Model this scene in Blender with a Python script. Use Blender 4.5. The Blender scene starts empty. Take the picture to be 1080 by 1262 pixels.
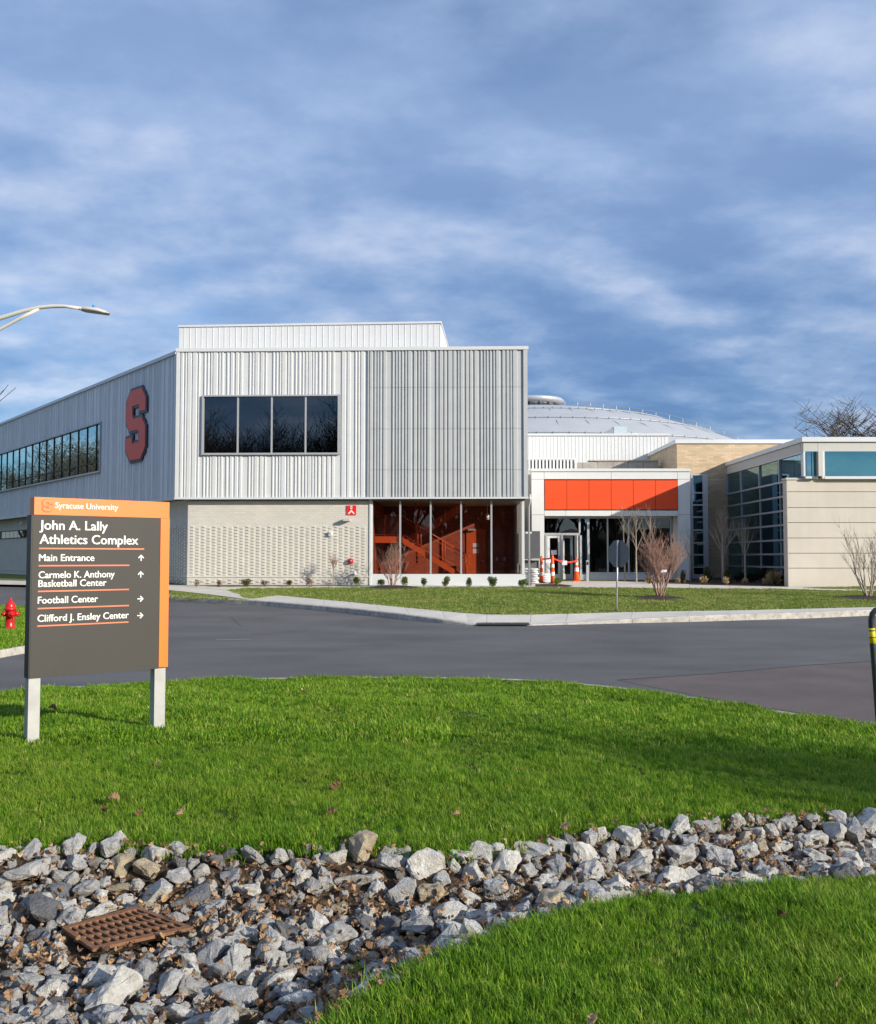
import bpy, bmesh, math, random
import numpy as np
from mathutils import Vector, Matrix, noise
from mathutils.geometry import tessellate_polygon

R = math.radians
scene = bpy.context.scene
col = scene.collection

# ------------------------------------------------------------------ camera
EYE = 2.05
PITCH = math.atan(56 / 1170)
cam_d = bpy.data.cameras.new('camera'); cam = bpy.data.objects.new('camera', cam_d); col.objects.link(cam)
cam_d.sensor_fit = 'HORIZONTAL'; cam_d.sensor_width = 36; cam_d.lens = 36 * 1170 / 1080
cam_d.clip_start = 0.1; cam_d.clip_end = 3000
cam.location = (0, 0, EYE); cam.rotation_euler = (R(90) + PITCH, 0, 0)
scene.camera = cam

# ------------------------------------------------------------------ sky and sun
SUN_AZ = math.atan2(.8, -.6)          # clockwise from +Y
SUN_EL = R(19.0)
world = bpy.data.worlds.new('World'); scene.world = world; world.use_nodes = True
wn = world.node_tree; wn.nodes.clear()
def N(t, k, **kw):
    n = t.nodes.new(k)
    for a, b in kw.items():
        if a.startswith('i_'): n.inputs[a[2:].replace('_', ' ')].default_value = b
        else: setattr(n, a, b)
    return n
def L(t, a, b): t.links.new(a, b)
def mathn(t, op, a, b=None, c=None, clamp=False):
    n = t.nodes.new('ShaderNodeMath'); n.operation = op; n.use_clamp = clamp
    for i, v in enumerate((a, b, c)):
        if v is None: continue
        if isinstance(v, (int, float)): n.inputs[i].default_value = v
        else: t.links.new(v, n.inputs[i])
    return n.outputs[0]
def mixc(t, f, a, b, mode='MIX'):
    n = t.nodes.new('ShaderNodeMix'); n.data_type = 'RGBA'; n.blend_type = mode
    for i, v in ((0, f), (6, a), (7, b)):
        if isinstance(v, (int, float)): n.inputs[i].default_value = v
        elif isinstance(v, (tuple, list)): n.inputs[i].default_value = (*v[:3], 1)
        else: t.links.new(v, n.inputs[i])
    return n.outputs[2]
def ramp(t, f, stops, interp='LINEAR'):
    n = t.nodes.new('ShaderNodeValToRGB'); n.color_ramp.interpolation = interp
    el = n.color_ramp.elements
    while len(el) < len(stops): el.new(.5)
    for e, (p, c) in zip(el, stops):
        e.position = p; e.color = (c, c, c, 1) if isinstance(c, (int, float)) else (*c[:3], 1)
    t.links.new(f, n.inputs[0]); return n.outputs[0]

sky = N(wn, 'ShaderNodeTexSky'); sky.sky_type = 'NISHITA'; sky.sun_disc = False
sky.sun_elevation = SUN_EL; sky.sun_rotation = SUN_AZ; sky.air_density = 1.0; sky.dust_density = .6; sky.ozone_density = 2.0
SKY_STR = .115
tc = N(wn, 'ShaderNodeTexCoord')
sep = N(wn, 'ShaderNodeSeparateXYZ'); L(wn, tc.outputs['Generated'], sep.inputs[0])
zc = mathn(wn, 'MAXIMUM', sep.outputs[2], 0.0)
den = mathn(wn, 'ADD', zc, .24)
comb = N(wn, 'ShaderNodeCombineXYZ')
L(wn, mathn(wn, 'DIVIDE', sep.outputs[0], den), comb.inputs[0])
L(wn, mathn(wn, 'DIVIDE', sep.outputs[1], den), comb.inputs[1])
def wnoise(scale, detail, rough, off, dist=0.0, stretch=(1, 1, 1)):
    mp = N(wn, 'ShaderNodeMapping'); mp.inputs['Location'].default_value = off; mp.inputs['Scale'].default_value = stretch
    L(wn, comb.outputs[0], mp.inputs[0])
    n = N(wn, 'ShaderNodeTexNoise'); n.inputs['Scale'].default_value = scale; n.inputs['Detail'].default_value = detail
    n.inputs['Roughness'].default_value = rough; n.inputs['Distortion'].default_value = dist
    L(wn, mp.outputs[0], n.inputs['Vector']); return n.outputs['Fac']
n_big = wnoise(1.0, 3, .5, (3.1, 1.7, 0), .1)
n_mid = wnoise(1.9, 8, .535, (9.3, 3.2, 4), .05, (.80, 1.0, 1))
n_mid2 = wnoise(1.9, 8, .535, (9.3 - .03, 3.2 + .11, 4), .05, (.80, 1.0, 1))
n_fine = wnoise(8.0, 8, .6, (1.3, 5.2, 9), .1)
cover = mathn(wn, 'ADD', mathn(wn, 'MULTIPLY', n_big, .5), mathn(wn, 'MULTIPLY', n_mid, .5))
mask = ramp(wn, cover, [(.31, 0.0), (.42, .75), (.52, 1.0)])
rel = mathn(wn, 'MULTIPLY', mathn(wn, 'SUBTRACT', n_mid, n_mid2), 1.75)
lv_ = mathn(wn, 'ADD', mathn(wn, 'ADD', mathn(wn, 'MULTIPLY', mathn(wn, 'SUBTRACT', 1.0, n_big), .55), .22), mathn(wn, 'ADD', rel, mathn(wn, 'MULTIPLY', mathn(wn, 'SUBTRACT', n_fine, .5), .24)))
light = ramp(wn, lv_, [(.30, (.085, .180, .380)), (.42, (.140, .245, .450)), (.55, (.245, .345, .540)), (.68, (.40, .475, .63)), (.84, (.60, .65, .74))])
elev = ramp(wn, sep.outputs[2], [(.14, .0), (.45, 1.0)])
cloud = mixc(wn, mathn(wn, 'MULTIPLY', elev, .48), light, (.385, .50, .74))
skyc = N(wn, 'ShaderNodeVectorMath'); skyc.operation = 'SCALE'; L(wn, sky.outputs[0], skyc.inputs[0]); skyc.inputs[3].default_value = SKY_STR
cs = N(wn, 'ShaderNodeVectorMath'); cs.operation = 'SCALE'; L(wn, cloud, cs.inputs[0]); cs.inputs[3].default_value = 1.0
fade = ramp(wn, sep.outputs[2], [(.0, .45), (.10, .75), (.3, .95)])
skyt = mixc(wn, 1.0, skyc.outputs[0], (.76, .89, 1.06), 'MULTIPLY')
fin = mixc(wn, mathn(wn, 'MULTIPLY', mask, fade), skyt, cs.outputs[0])
bg = N(wn, 'ShaderNodeBackground'); L(wn, fin, bg.inputs[0]); bg.inputs[1].default_value = 1.0
wo = N(wn, 'ShaderNodeOutputWorld'); L(wn, bg.outputs[0], wo.inputs[0])

sd = bpy.data.lights.new('sun', 'SUN'); sun = bpy.data.objects.new('sun', sd); col.objects.link(sun)
sd.energy = 4.6; sd.angle = R(.53); sd.color = (1, .92, .79)
tosun = Vector((math.sin(SUN_AZ) * math.cos(SUN_EL), math.cos(SUN_AZ) * math.cos(SUN_EL), math.sin(SUN_EL)))
sun.rotation_euler = tosun.to_track_quat('Z', 'Y').to_euler()
scene.view_settings.view_transform = 'Standard'; scene.view_settings.look = 'None'
scene.view_settings.exposure = 0.33; scene.view_settings.gamma = 1; scene.view_settings.use_curve_mapping = False
scene.cycles.max_bounces = 7; scene.cycles.transparent_max_bounces = 16; scene.cycles.caustics_reflective = False
scene.cycles.caustics_refractive = False; scene.cycles.use_denoising = True

# ------------------------------------------------------------------ projection helpers (photo pixel -> point of the place)
CP, SP = math.cos(PITCH), math.sin(PITCH)
def ray(px, py):
    a, b = px - 540, 631 - py
    return Vector((a, 1170 * CP - b * SP, 1170 * SP + b * CP))
def atY(px, py, Y):
    d = ray(px, py); t = Y / d.y
    return Vector((d.x * t, Y, EYE + d.z * t))
def atZ(px, py, z):
    d = ray(px, py); t = (z - EYE) / d.z
    return Vector((d.x * t, d.y * t, z))
def roadz(y): return .035 * min(max(y - 28, 0), 20)
def H(y): return .17 + roadz(y)
def G(px, py, off=.17):               # onto the gently rising far side
    d = ray(px, py)
    t = (28 * .035 - off + EYE) / (.035 * d.y - d.z)
    if t * d.y < 28: return atZ(px, py, off)
    if t * d.y > 48: return atZ(px, py, off + .7)
    return Vector((d.x * t, d.y * t, EYE + d.z * t))

# ------------------------------------------------------------------ materials
def mat(name, c, rough=.6, metal=0.0, var=.08, vs=2.0, bump=0.0, bs=40.0, spec=.5, c2=None, extra=None):
    m = bpy.data.materials.new(name); m.use_nodes = True; t = m.node_tree
    b = t.nodes['Principled BSDF']; b.inputs['Roughness'].default_value = rough; b.inputs['Metallic'].default_value = metal
    b.inputs['Specular IOR Level'].default_value = spec
    g = N(t, 'ShaderNodeNewGeometry')
    n1 = N(t, 'ShaderNodeTexNoise'); n1.inputs['Scale'].default_value = vs; n1.inputs['Detail'].default_value = 6; n1.inputs['Roughness'].default_value = .6
    L(t, g.outputs['Position'], n1.inputs['Vector'])
    f = ramp(t, n1.outputs['Fac'], [(.3, 0.0), (.7, 1.0)])
    lo = tuple(x * (1 - var) for x in c) if c2 is None else c
    hi = tuple(min(1, x * (1 + var)) for x in c) if c2 is None else c2
    cc = mixc(t, f, lo, hi)
    if extra: cc = extra(t, cc, g)
    L(t, cc, b.inputs['Base Color'])
    if bump:
        n2 = N(t, 'ShaderNodeTexNoise'); n2.inputs['Scale'].default_value = bs; n2.inputs['Detail'].default_value = 5
        L(t, g.outputs['Position'], n2.inputs['Vector'])
        bp = N(t, 'ShaderNodeBump'); bp.inputs['Strength'].default_value = bump; bp.inputs['Distance'].default_value = .02
        L(t, n2.outputs['Fac'], bp.inputs['Height']); L(t, bp.outputs[0], b.inputs['Normal'])
    return m
def pnoise(t, g, scale, detail=4, stretch=None):
    n = N(t, 'ShaderNodeTexNoise'); n.inputs['Scale'].default_value = scale; n.inputs['Detail'].default_value = detail
    v = g.outputs['Position']
    if stretch:
        mp = N(t, 'ShaderNodeMapping'); mp.inputs['Scale'].default_value = stretch; L(t, v, mp.inputs[0]); v = mp.outputs[0]
    L(t, v, n.inputs['Vector']); return n.outputs['Fac']

def streak(amount, sc=(6, 6, .35)):
    def f(t, cc, g):
        s = ramp(t, pnoise(t, g, 1.0, 5, sc), [(.45, 0.0), (.72, 1.0)])
        return mixc(t, mathn(t, 'MULTIPLY', s, amount), cc, (.30, .29, .27))
    return f
M = {}
M['siding'] = mat('siding_silver', (.62, .63, .635), .38, 0, .04, 1.5, extra=streak(.10))
M['screen'] = mat('screen_grey', (.47, .485, .495), .5, 0, .05, 1.5, extra=streak(.10))
M['sidingskylit'] = mat('siding_left_skylit', (.70, .72, .74), .42, 0, .04, 1.5, extra=streak(.12))  # paler, bluer copy of the siding; sky-lit shade put into the colour
M['trim'] = mat('white_trim', (.63, .645, .65), .4, 0, .03)
M['alu'] = mat('aluminium', (.50, .51, .53), .38, .35, .04)
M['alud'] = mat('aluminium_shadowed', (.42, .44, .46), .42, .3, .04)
M['whitepanel'] = mat('white_panel', (.66, .67, .67), .42, 0, .025, extra=streak(.05))
M['beigepanel'] = mat('beige_metal', (.50, .49, .44), .5, 0, .04)
M['orange'] = mat('orange_panel', (.74, .064, .003), .5, 0, .03)
M['stone'] = mat('parapet_stone', (.36, .33, .28), .85, 0, .2, 2, .3, 30, extra=streak(.3))
M['precast'] = mat('precast_concrete', (.57, .52, .445), .8, 0, .05, .9, .25, 60, extra=streak(.10, (3, 3, .3)))
M['fascia'] = mat('fascia_grey', (.50, .49, .46), .5, 0, .04)
M['asph'] = mat('asphalt', (.108, .102, .099), .82, 0, .2, .35, .5, 160, .3,
    extra=lambda t, cc, g: mixc(t, mathn(t, 'MULTIPLY', ramp(t, pnoise(t, g, 60, 3), [(.4, 0.0), (.75, 1.0)]), .35),
        mixc(t, mathn(t, 'MULTIPLY', ramp(t, pnoise(t, g, 1.0, 6, (.3, .6, 1)), [(.42, 0.0), (.66, 1.0)]), .45), cc, (.175, .17, .168)), (.22, .215, .21)))
M['asphold'] = mat('asphalt_old', (.135, .108, .098), .88, 0, .2, .8, .6, 120, .3,
    extra=lambda t, cc, g: mixc(t, mathn(t, 'MULTIPLY', ramp(t, pnoise(t, g, 45, 3), [(.4, 0.0), (.7, 1.0)]), .4), cc, (.20, .17, .155)))
M['seal'] = mat('crack_seal', (.03, .03, .033), .6, 0, .2)
M['roadpaint'] = mat('worn_paint', (.35, .35, .34), .8, 0, .3, 8)
M['conc'] = mat('pavement_concrete', (.62, .57, .49), .85, 0, .10, .8, .3, 90, extra=streak(.12, (1.2, 1.2, 1)))
M['kerb'] = mat('kerb_granite', (.48, .45, .40), .85, 0, .25, 3, .6, 60, extra=lambda t, cc, g: mixc(t, mathn(t, 'MULTIPLY', ramp(t, pnoise(t, g, 9, 5), [(.5, 0.0), (.62, 1.0)]), .4), cc, (.22, .20, .17)))
M['joint'] = mat('joint_dark', (.16, .15, .13), .9)
M['mulch'] = mat('mulch', (.035, .022, .015), .95, 0, .4, 9, 1.0, 50)
M['soil'] = mat('soil', (.060, .045, .032), .95, 0, .4, 6, 1.0, 40)
M['bark'] = mat('bark_pale', (.30, .25, .20), .85, 0, .25, 12)
M['barkred'] = mat('bark_reddish', (.34, .20, .15), .85, 0, .25, 12)
M['barkdark'] = mat('bark_dark', (.085, .065, .05), .9, 0, .3, 4)
M['steel'] = mat('galvanised', (.45, .46, .47), .42, .6, .12, 9)
M['signback'] = mat('sign_back', (.16, .165, .175), .5, .4, .12, 7)
M['lamp'] = mat('lamp_paint', (.62, .60, .53), .45, 0, .04)
M['navy'] = mat('emblem_navy', (.012, .016, .04), .4)
M['red'] = mat('emblem_orange_red', (.74, .10, .06), .5, 0, .06)
M['hydrant'] = mat('hydrant_red', (.55, .012, .012), .3, 0, .12, 12)
M['signdark'] = mat('sign_charcoal', (.036, .033, .028), .6, 0, .05, 2)
M['signside'] = mat('sign_edge_black', (.012, .012, .012), .5)
M['signorange'] = mat('sign_orange', (.82, .19, .018), .4, 0, .03, 2)
M['signdeep'] = mat('sign_deep_orange', (.55, .075, .015), .45)
M['leg'] = mat('sign_leg', (.40, .40, .385), .5, .1, .14, 5)
M['letters'] = mat('white_letters', (.80, .80, .77), .5, 0, .02)
M['rule'] = mat('orange_rule', (.70, .19, .09), .5)
M['stairred'] = mat('stair_orange', (.62, .10, .025), .4, 0, .06)
M['rust'] = mat('rust_wall', (.34, .07, .035), .75, 0, .25, 3, .5, 25)
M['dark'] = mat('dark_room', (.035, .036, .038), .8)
M['midroom'] = mat('room_grey', (.13, .125, .115), .8)
M['floorroom'] = mat('room_floor', (.20, .19, .175), .5)
M['board'] = mat('board_grey', (.085, .09, .10), .6)
M['bag'] = mat('sandbag', (.66, .66, .65), .8, 0, .1, 12, .3, 40)
M['bagdark'] = mat('plastic_grey', (.34, .35, .36), .5, 0, .2, 12)
M['safety'] = mat('safety_orange', (.85, .13, .02), .5)
M['tape'] = mat('red_tape', (.75, .05, .02), .5)
M['reflect'] = mat('reflective_white', (.8, .8, .8), .4)
M['paper'] = mat('paper', (.70, .68, .76), .7)
M['black'] = mat('black_paint', (.02, .024, .024), .35, .2, .2, 9)
M['yellow'] = mat('yellow_band', (.80, .62, .01), .45)
M['signred'] = mat('sign_red', (.72, .015, .02), .45)
M['ironrust'] = mat('rusty_iron', (.20, .085, .035), .75, .1, .3, 12, .4, 90, c2=(.27, .13, .06))
M['pipe'] = mat('pipe_dark', (.045, .058, .055), .38, .4, .3, 12)
M['dome'] = mat('dome_metal', (.47, .48, .49), .5, .05, .06, .3, extra=streak(.15, (.4, .4, .2)))
M['hvac'] = mat('hvac_metal', (.52, .60, .63), .4, .3, .05)
M['shrub'] = None

def glass(name, tint, refl=.0, rough=0.0, rcol=(1, 1, 1), wob=0.0):
    m = bpy.data.materials.new(name); m.use_nodes = True; t = m.node_tree; t.nodes.clear()
    tr = N(t, 'ShaderNodeBsdfTransparent'); tr.inputs[0].default_value = (*tint, 1)
    gl = N(t, 'ShaderNodeBsdfGlossy'); gl.inputs['Roughness'].default_value = rough; gl.inputs[0].default_value = (*rcol, 1)
    gg = N(t, 'ShaderNodeNewGeometry'); dt = N(t, 'ShaderNodeVectorMath'); dt.operation = 'DOT_PRODUCT'
    L(t, gg.outputs['Incoming'], dt.inputs[0]); L(t, gg.outputs['Normal'], dt.inputs[1])
    sch = mathn(t, 'ADD', mathn(t, 'MULTIPLY', mathn(t, 'POWER', mathn(t, 'SUBTRACT', 1.0, mathn(t, 'ABSOLUTE', dt.outputs['Value'])), 5), .96), .04)
    if wob:
        g = N(t, 'ShaderNodeNewGeometry'); n2 = N(t, 'ShaderNodeTexNoise'); n2.inputs['Scale'].default_value = .9
        L(t, g.outputs['Position'], n2.inputs['Vector'])
        bp = N(t, 'ShaderNodeBump'); bp.inputs['Strength'].default_value = wob; bp.inputs['Distance'].default_value = .03
        L(t, n2.outputs['Fac'], bp.inputs['Height']); L(t, bp.outputs[0], gl.inputs['Normal'])
    f = mathn(t, 'ADD', mathn(t, 'MULTIPLY', sch, 1 - refl), refl, clamp=True)
    mx = N(t, 'ShaderNodeMixShader'); L(t, f, mx.inputs[0]); L(t, tr.outputs[0], mx.inputs[1]); L(t, gl.outputs[0], mx.inputs[2])
    o = N(t, 'ShaderNodeOutputMaterial'); L(t, mx.outputs[0], o.inputs[0]); return m
M['g_dark'] = glass('glass_dark', (.16, .18, .19), .09, wob=.05)
M['g_clear'] = glass('glass_clear', (.88, .85, .82), .01, wob=.03)
M['g_mid'] = glass('glass_mid', (.50, .54, .54), .02, wob=.04)
M['g_teal'] = glass('glass_teal', (.10, .32, .36), .34, rcol=(.40, .86, .92), wob=.06)
M['g_teald'] = glass('glass_teal_dark', (.16, .36, .42), .34, rcol=(.50, .84, 1.0), wob=.04)
M['g_left'] = glass('glass_left', (.10, .14, .14), .55, rcol=(.66, .93, .95), wob=.10)

def brickmat(name, c1, c2, mortar, w, h, bump=.35, var=.5):
    m = bpy.data.materials.new(name); m.use_nodes = True; t = m.node_tree; b = t.nodes['Principled BSDF']
    b.inputs['Roughness'].default_value = .85
    g = N(t, 'ShaderNodeNewGeometry'); sp = N(t, 'ShaderNodeSeparateXYZ'); L(t, g.outputs['Position'], sp.inputs[0])
    cb = N(t, 'ShaderNodeCombineXYZ')
    sn = N(t, 'ShaderNodeSeparateXYZ'); L(t, g.outputs['Normal'], sn.inputs[0])
    side = mathn(t, 'GREATER_THAN', mathn(t, 'ABSOLUTE', sn.outputs[0]), .5)
    hx = N(t, 'ShaderNodeMix'); L(t, side, hx.inputs[0]); L(t, sp.outputs[0], hx.inputs[2]); L(t, sp.outputs[1], hx.inputs[3])
    L(t, hx.outputs[0], cb.inputs[0]); L(t, sp.outputs[2], cb.inputs[1])
    br = N(t, 'ShaderNodeTexBrick'); L(t, cb.outputs[0], br.inputs['Vector'])
    br.inputs['Color1'].default_value = (*c1, 1); br.inputs['Color2'].default_value = (*c2, 1); br.inputs['Mortar'].default_value = (*mortar, 1)
    br.inputs['Scale'].default_value = 1; br.inputs['Brick Width'].default_value = w; br.inputs['Row Height'].default_value = h
    br.inputs['Mortar Size'].default_value = .006; br.inputs['Bias'].default_value = 0
    n1 = pnoise(t, g, .8, 5)
    cc = mixc(t, mathn(t, 'MULTIPLY', ramp(t, n1, [(.3, 0.0), (.7, 1.0)]), .12), br.outputs['Color'], tuple(x * .6 for x in c1))
    L(t, cc, b.inputs['Base Color'])
    bp = N(t, 'ShaderNodeBump'); bp.inputs['Strength'].default_value = bump; bp.inputs['Distance'].default_value = .01; bp.invert = True
    L(t, br.outputs['Fac'], bp.inputs['Height']); L(t, bp.outputs[0], b.inputs['Normal'])
    return m
M['brick'] = brickmat('white_brick', (.56, .53, .475), (.62, .59, .53), (.45, .43, .385), .30, .10)
M['brickp'] = mat('white_brick_plain', (.64, .61, .55), .8, 0, .05)
M['tan'] = brickmat('tan_brick', (.50, .37, .23), (.66, .50, .33), (.42, .35, .26), .42, .11)
M['rustb'] = brickmat('rust_brick', (.34, .07, .035), (.42, .095, .05), (.13, .04, .03), .3, .1, .6)

# grass, leaves
def leafy(name, cols, rough=.55, trans=.35, pscale=.5, patch=None, patchf=.0):
    m = bpy.data.materials.new(name); m.use_nodes = True; t = m.node_tree; t.nodes.clear()
    oi = N(t, 'ShaderNodeObjectInfo'); g = N(t, 'ShaderNodeNewGeometry')
    n1 = pnoise(t, g, pscale, 5)
    n1b = pnoise(t, g, pscale * 9, 3)
    f = mathn(t, 'ADD', mathn(t, 'MULTIPLY', mathn(t, 'POWER', oi.outputs['Random'], 1.35), .55), mathn(t, 'ADD', mathn(t, 'MULTIPLY', n1, .28), mathn(t, 'MULTIPLY', n1b, .17)))
    cc = ramp(t, f, [(i / (len(cols) - 1) * .7 + .15, c) for i, c in enumerate(cols)])
    if patch:
        n2 = ramp(t, pnoise(t, g, .9, 6), [(.5, 0.0), (.72, 1.0)])
        cc = mixc(t, mathn(t, 'MULTIPLY', n2, patchf), cc, patch)
    d = N(t, 'ShaderNodeBsdfPrincipled'); d.inputs['Roughness'].default_value = rough; d.inputs['Specular IOR Level'].default_value = .25
    L(t, cc, d.inputs['Base Color'])
    tl = N(t, 'ShaderNodeBsdfTranslucent'); L(t, cc, tl.inputs[0])
    mx = N(t, 'ShaderNodeMixShader'); mx.inputs[0].default_value = trans
    L(t, d.outputs[0], mx.inputs[1]); L(t, tl.outputs[0], mx.inputs[2])
    o = N(t, 'ShaderNodeOutputMaterial'); L(t, mx.outputs[0], o.inputs[0]); return m
M['grass'] = leafy('grass_blades', [(.050, .125, .008), (.115, .250, .013), (.195, .365, .020), (.29, .43, .034), (.50, .46, .15)], patch=(.23, .32, .03), patchf=.55)
M['fargrass'] = leafy('far_grass_blades', [(.10, .175, .028), (.18, .26, .045), (.28, .33, .075), (.42, .40, .16)], patch=(.40, .38, .14), patchf=.6)
M['deadleaf'] = leafy('dead_leaves', [(.10, .052, .03), (.24, .14, .075), (.42, .27, .15), (.60, .42, .26)], .7, .15)
M['shrub'] = leafy('shrub_green', [(.03, .06, .012), (.09, .15, .03), (.19, .25, .06)])
M['shruby'] = leafy('shrub_yellow', [(.06, .08, .012), (.15, .17, .025), (.25, .24, .05)])
M['shrubb'] = leafy('shrub_brown', [(.06, .035, .018), (.15, .09, .045), (.24, .16, .09)])
M['shrubd'] = leafy('shrub_dark', [(.008, .013, .006), (.025, .03, .012), (.05, .035, .02)])
M['strawgrass'] = leafy('straw', [(.32, .22, .11), (.48, .35, .19), (.62, .48, .29)], .7, .2)
M['lawnbase'] = mat('lawn_base', (.045, .085, .012), .95, 0, .35, 1.2, .8, 70, .1, c2=(.085, .12, .022))
M['farlawnbase'] = mat('far_lawn_base', (.11, .15, .03), .95, 0, .3, 1.0, .8, 40, .1, c2=(.23, .225, .08))

def rockmat():
    m = bpy.data.materials.new('limestone'); m.use_nodes = True; t = m.node_tree; b = t.nodes['Principled BSDF']
    b.inputs['Roughness'].default_value = .82; b.inputs['Specular IOR Level'].default_value = .3
    oi = N(t, 'ShaderNodeObjectInfo'); tcn = N(t, 'ShaderNodeTexCoord')
    base = mixc(t, 1.0, oi.outputs['Color'], (1, 1, 1), 'MULTIPLY')
    n1 = N(t, 'ShaderNodeTexNoise', noise_dimensions='4D'); n1.inputs['Scale'].default_value = 3.5; n1.inputs['Detail'].default_value = 8; n1.inputs['Roughness'].default_value = .65
    L(t, tcn.outputs['Object'], n1.inputs['Vector']); L(t, mathn(t, 'MULTIPLY', oi.outputs['Random'], 40), n1.inputs['W'])
    n1.inputs['Distortion'].default_value = .6
    v = ramp(t, n1.outputs['Fac'], [(.32, .45), (.43, .90), (.55, 1.08), (.70, 1.5)])
    cc = mixc(t, 1.0, base, v, 'MULTIPLY')
    wv = N(t, 'ShaderNodeTexWave'); wv.inputs['Scale'].default_value = 1.6; wv.inputs['Distortion'].default_value = 9; wv.inputs['Detail'].default_value = 4; wv.inputs['Detail Scale'].default_value = 1.6
    L(t, tcn.outputs['Object'], wv.inputs['Vector'])
    vein = ramp(t, wv.outputs['Fac'], [(.86, 0.0), (.97, 1.0)])
    cc = mixc(t, mathn(t, 'MULTIPLY', vein, .13), cc, (.60, .59, .56))
    n3 = N(t, 'ShaderNodeTexNoise'); n3.inputs['Scale'].default_value = 1.4; n3.inputs['Detail'].default_value = 5
    L(t, tcn.outputs['Object'], n3.inputs['Vector'])
    cc = mixc(t, mathn(t, 'MULTIPLY', ramp(t, n3.outputs['Fac'], [(.52, 0.0), (.7, 1.0)]), .28), cc, (.30, .22, .13))
    L(t, cc, b.inputs['Base Color'])
    n2 = N(t, 'ShaderNodeTexNoise'); n2.inputs['Scale'].default_value = 9; n2.inputs['Detail'].default_value = 8; n2.inputs['Roughness'].default_value = .7
    L(t, tcn.outputs['Object'], n2.inputs['Vector'])
    bp = N(t, 'ShaderNodeBump'); bp.inputs['Strength'].default_value = .9; bp.inputs['Distance'].default_value = .03
    L(t, n2.outputs['Fac'], bp.inputs['Height']); L(t, bp.outputs[0], b.inputs['Normal'])
    return m
M['rock'] = rockmat()

# ------------------------------------------------------------------ object helpers
def org(o):
    v = Vector((0, 0, 0))
    while o is not None: v = v + o.location; o = o.parent
    return v
def tag(o, label=None, cat=None, group=None, kind=None):
    if label: o['label'] = label
    if cat: o['category'] = cat
    if group: o['group'] = group
    if kind: o['kind'] = kind
    return o
def thing(name, label, cat, loc=(0, 0, 0), group=None):
    o = bpy.data.objects.new(name, None); col.objects.link(o); o.location = loc; o.empty_display_size = .1
    return tag(o, label, cat, group)
def setting(name):
    o = bpy.data.objects.new(name, None); col.objects.link(o); o['kind'] = 'structure'; return o
class MB:
    def __init__(s): s.v = []; s.f = []; s.sm = []
    def add(s, vs, fs, smooth=False):
        k = len(s.v); s.v += [tuple(p) for p in vs]; s.f += [tuple(i + k for i in f) for f in fs]; s.sm += [smooth] * len(fs); return s
    def box(s, x0, x1, y0, y1, z0, z1):
        P = [(x, y, z) for z in (z0, z1) for y in (y0, y1) for x in (x0, x1)]
        return s.add(P, [(0, 2, 3, 1), (4, 5, 7, 6), (0, 1, 5, 4), (2, 6, 7, 3), (0, 4, 6, 2), (1, 3, 7, 5)])
    def hexa(s, P):       # 4 bottom, 4 top
        return s.add(P, [(3, 2, 1, 0), (4, 5, 6, 7), (0, 1, 5, 4), (1, 2, 6, 5), (2, 3, 7, 6), (3, 0, 4, 7)])
    def tube(s, pts, rad, n=8, cap=True, smooth=True):
        pts = [Vector(p) for p in pts]
        if isinstance(rad, (int, float)): rad = [rad] * len(pts)
        vs, fs = [], []; prev = None
        for i, p in enumerate(pts):
            d = (pts[min(i + 1, len(pts) - 1)] - pts[max(i - 1, 0)]).normalized()
            if prev is None: a = d.orthogonal().normalized()
            else: a = (prev - d * prev.dot(d)); a = a.normalized() if a.length > 1e-5 else d.orthogonal().normalized()
            prev = a; b = d.cross(a)
            for k in range(n):
                w = 2 * math.pi * k / n; vs.append(p + (a * math.cos(w) + b * math.sin(w)) * rad[i])
        for i in range(len(pts) - 1):
            for k in range(n):
                q = (k + 1) % n; fs.append((i * n + k, i * n + q, (i + 1) * n + q, (i + 1) * n + k))
        if cap: fs.append(tuple(range(n - 1, -1, -1))); fs.append(tuple((len(pts) - 1) * n + k for k in range(n)))
        return s.add(vs, fs, smooth)
    def lathe(s, prof, c=(0, 0, 0), n=20, smooth=True):
        vs, fs = [], []
        for r, z in prof:
            for k in range(n):
                w = 2 * math.pi * k / n; vs.append((c[0] + r * math.cos(w), c[1] + r * math.sin(w), c[2] + z))
        for i in range(len(prof) - 1):
            for k in range(n):
                q = (k + 1) % n; fs.append((i * n + k, i * n + q, (i + 1) * n + q, (i + 1) * n + k))
        fs.append(tuple(range(n - 1, -1, -1))); fs.append(tuple((len(prof) - 1) * n + k for k in range(n)))
        return s.add(vs, fs, smooth)
    def build(s, name, m, parent=None, origin=None, kind=None, label=None):
        po = org(parent) if parent else Vector((0, 0, 0))
        o0 = Vector(origin) if origin is not None else (po if parent else Vector((0, 0, 0)))
        me = bpy.data.meshes.new(name)
        me.from_pydata([(p[0] - o0.x, p[1] - o0.y, p[2] - o0.z) for p in s.v], [], s.f)
        if any(s.sm): me.polygons.foreach_set('use_smooth', s.sm)
        me.materials.append(m); me.update()
        o = bpy.data.objects.new(name, me); col.objects.link(o)
        if parent: o.parent = parent
        o.location = o0 - po
        if kind: o['kind'] = kind
        if label: o['label'] = label
        return o
def link_mesh(name, me, loc=(0, 0, 0), parent=None):
    o = bpy.data.objects.new(name, me); col.objects.link(o); o.location = loc
    if parent: o.parent = parent
    return o
def copy_tree(o, parent=None):
    c = o.copy(); col.objects.link(c)
    if parent is not None: c.parent = parent
    for ch in list(o.children): copy_tree(ch, c)
    return c

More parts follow.
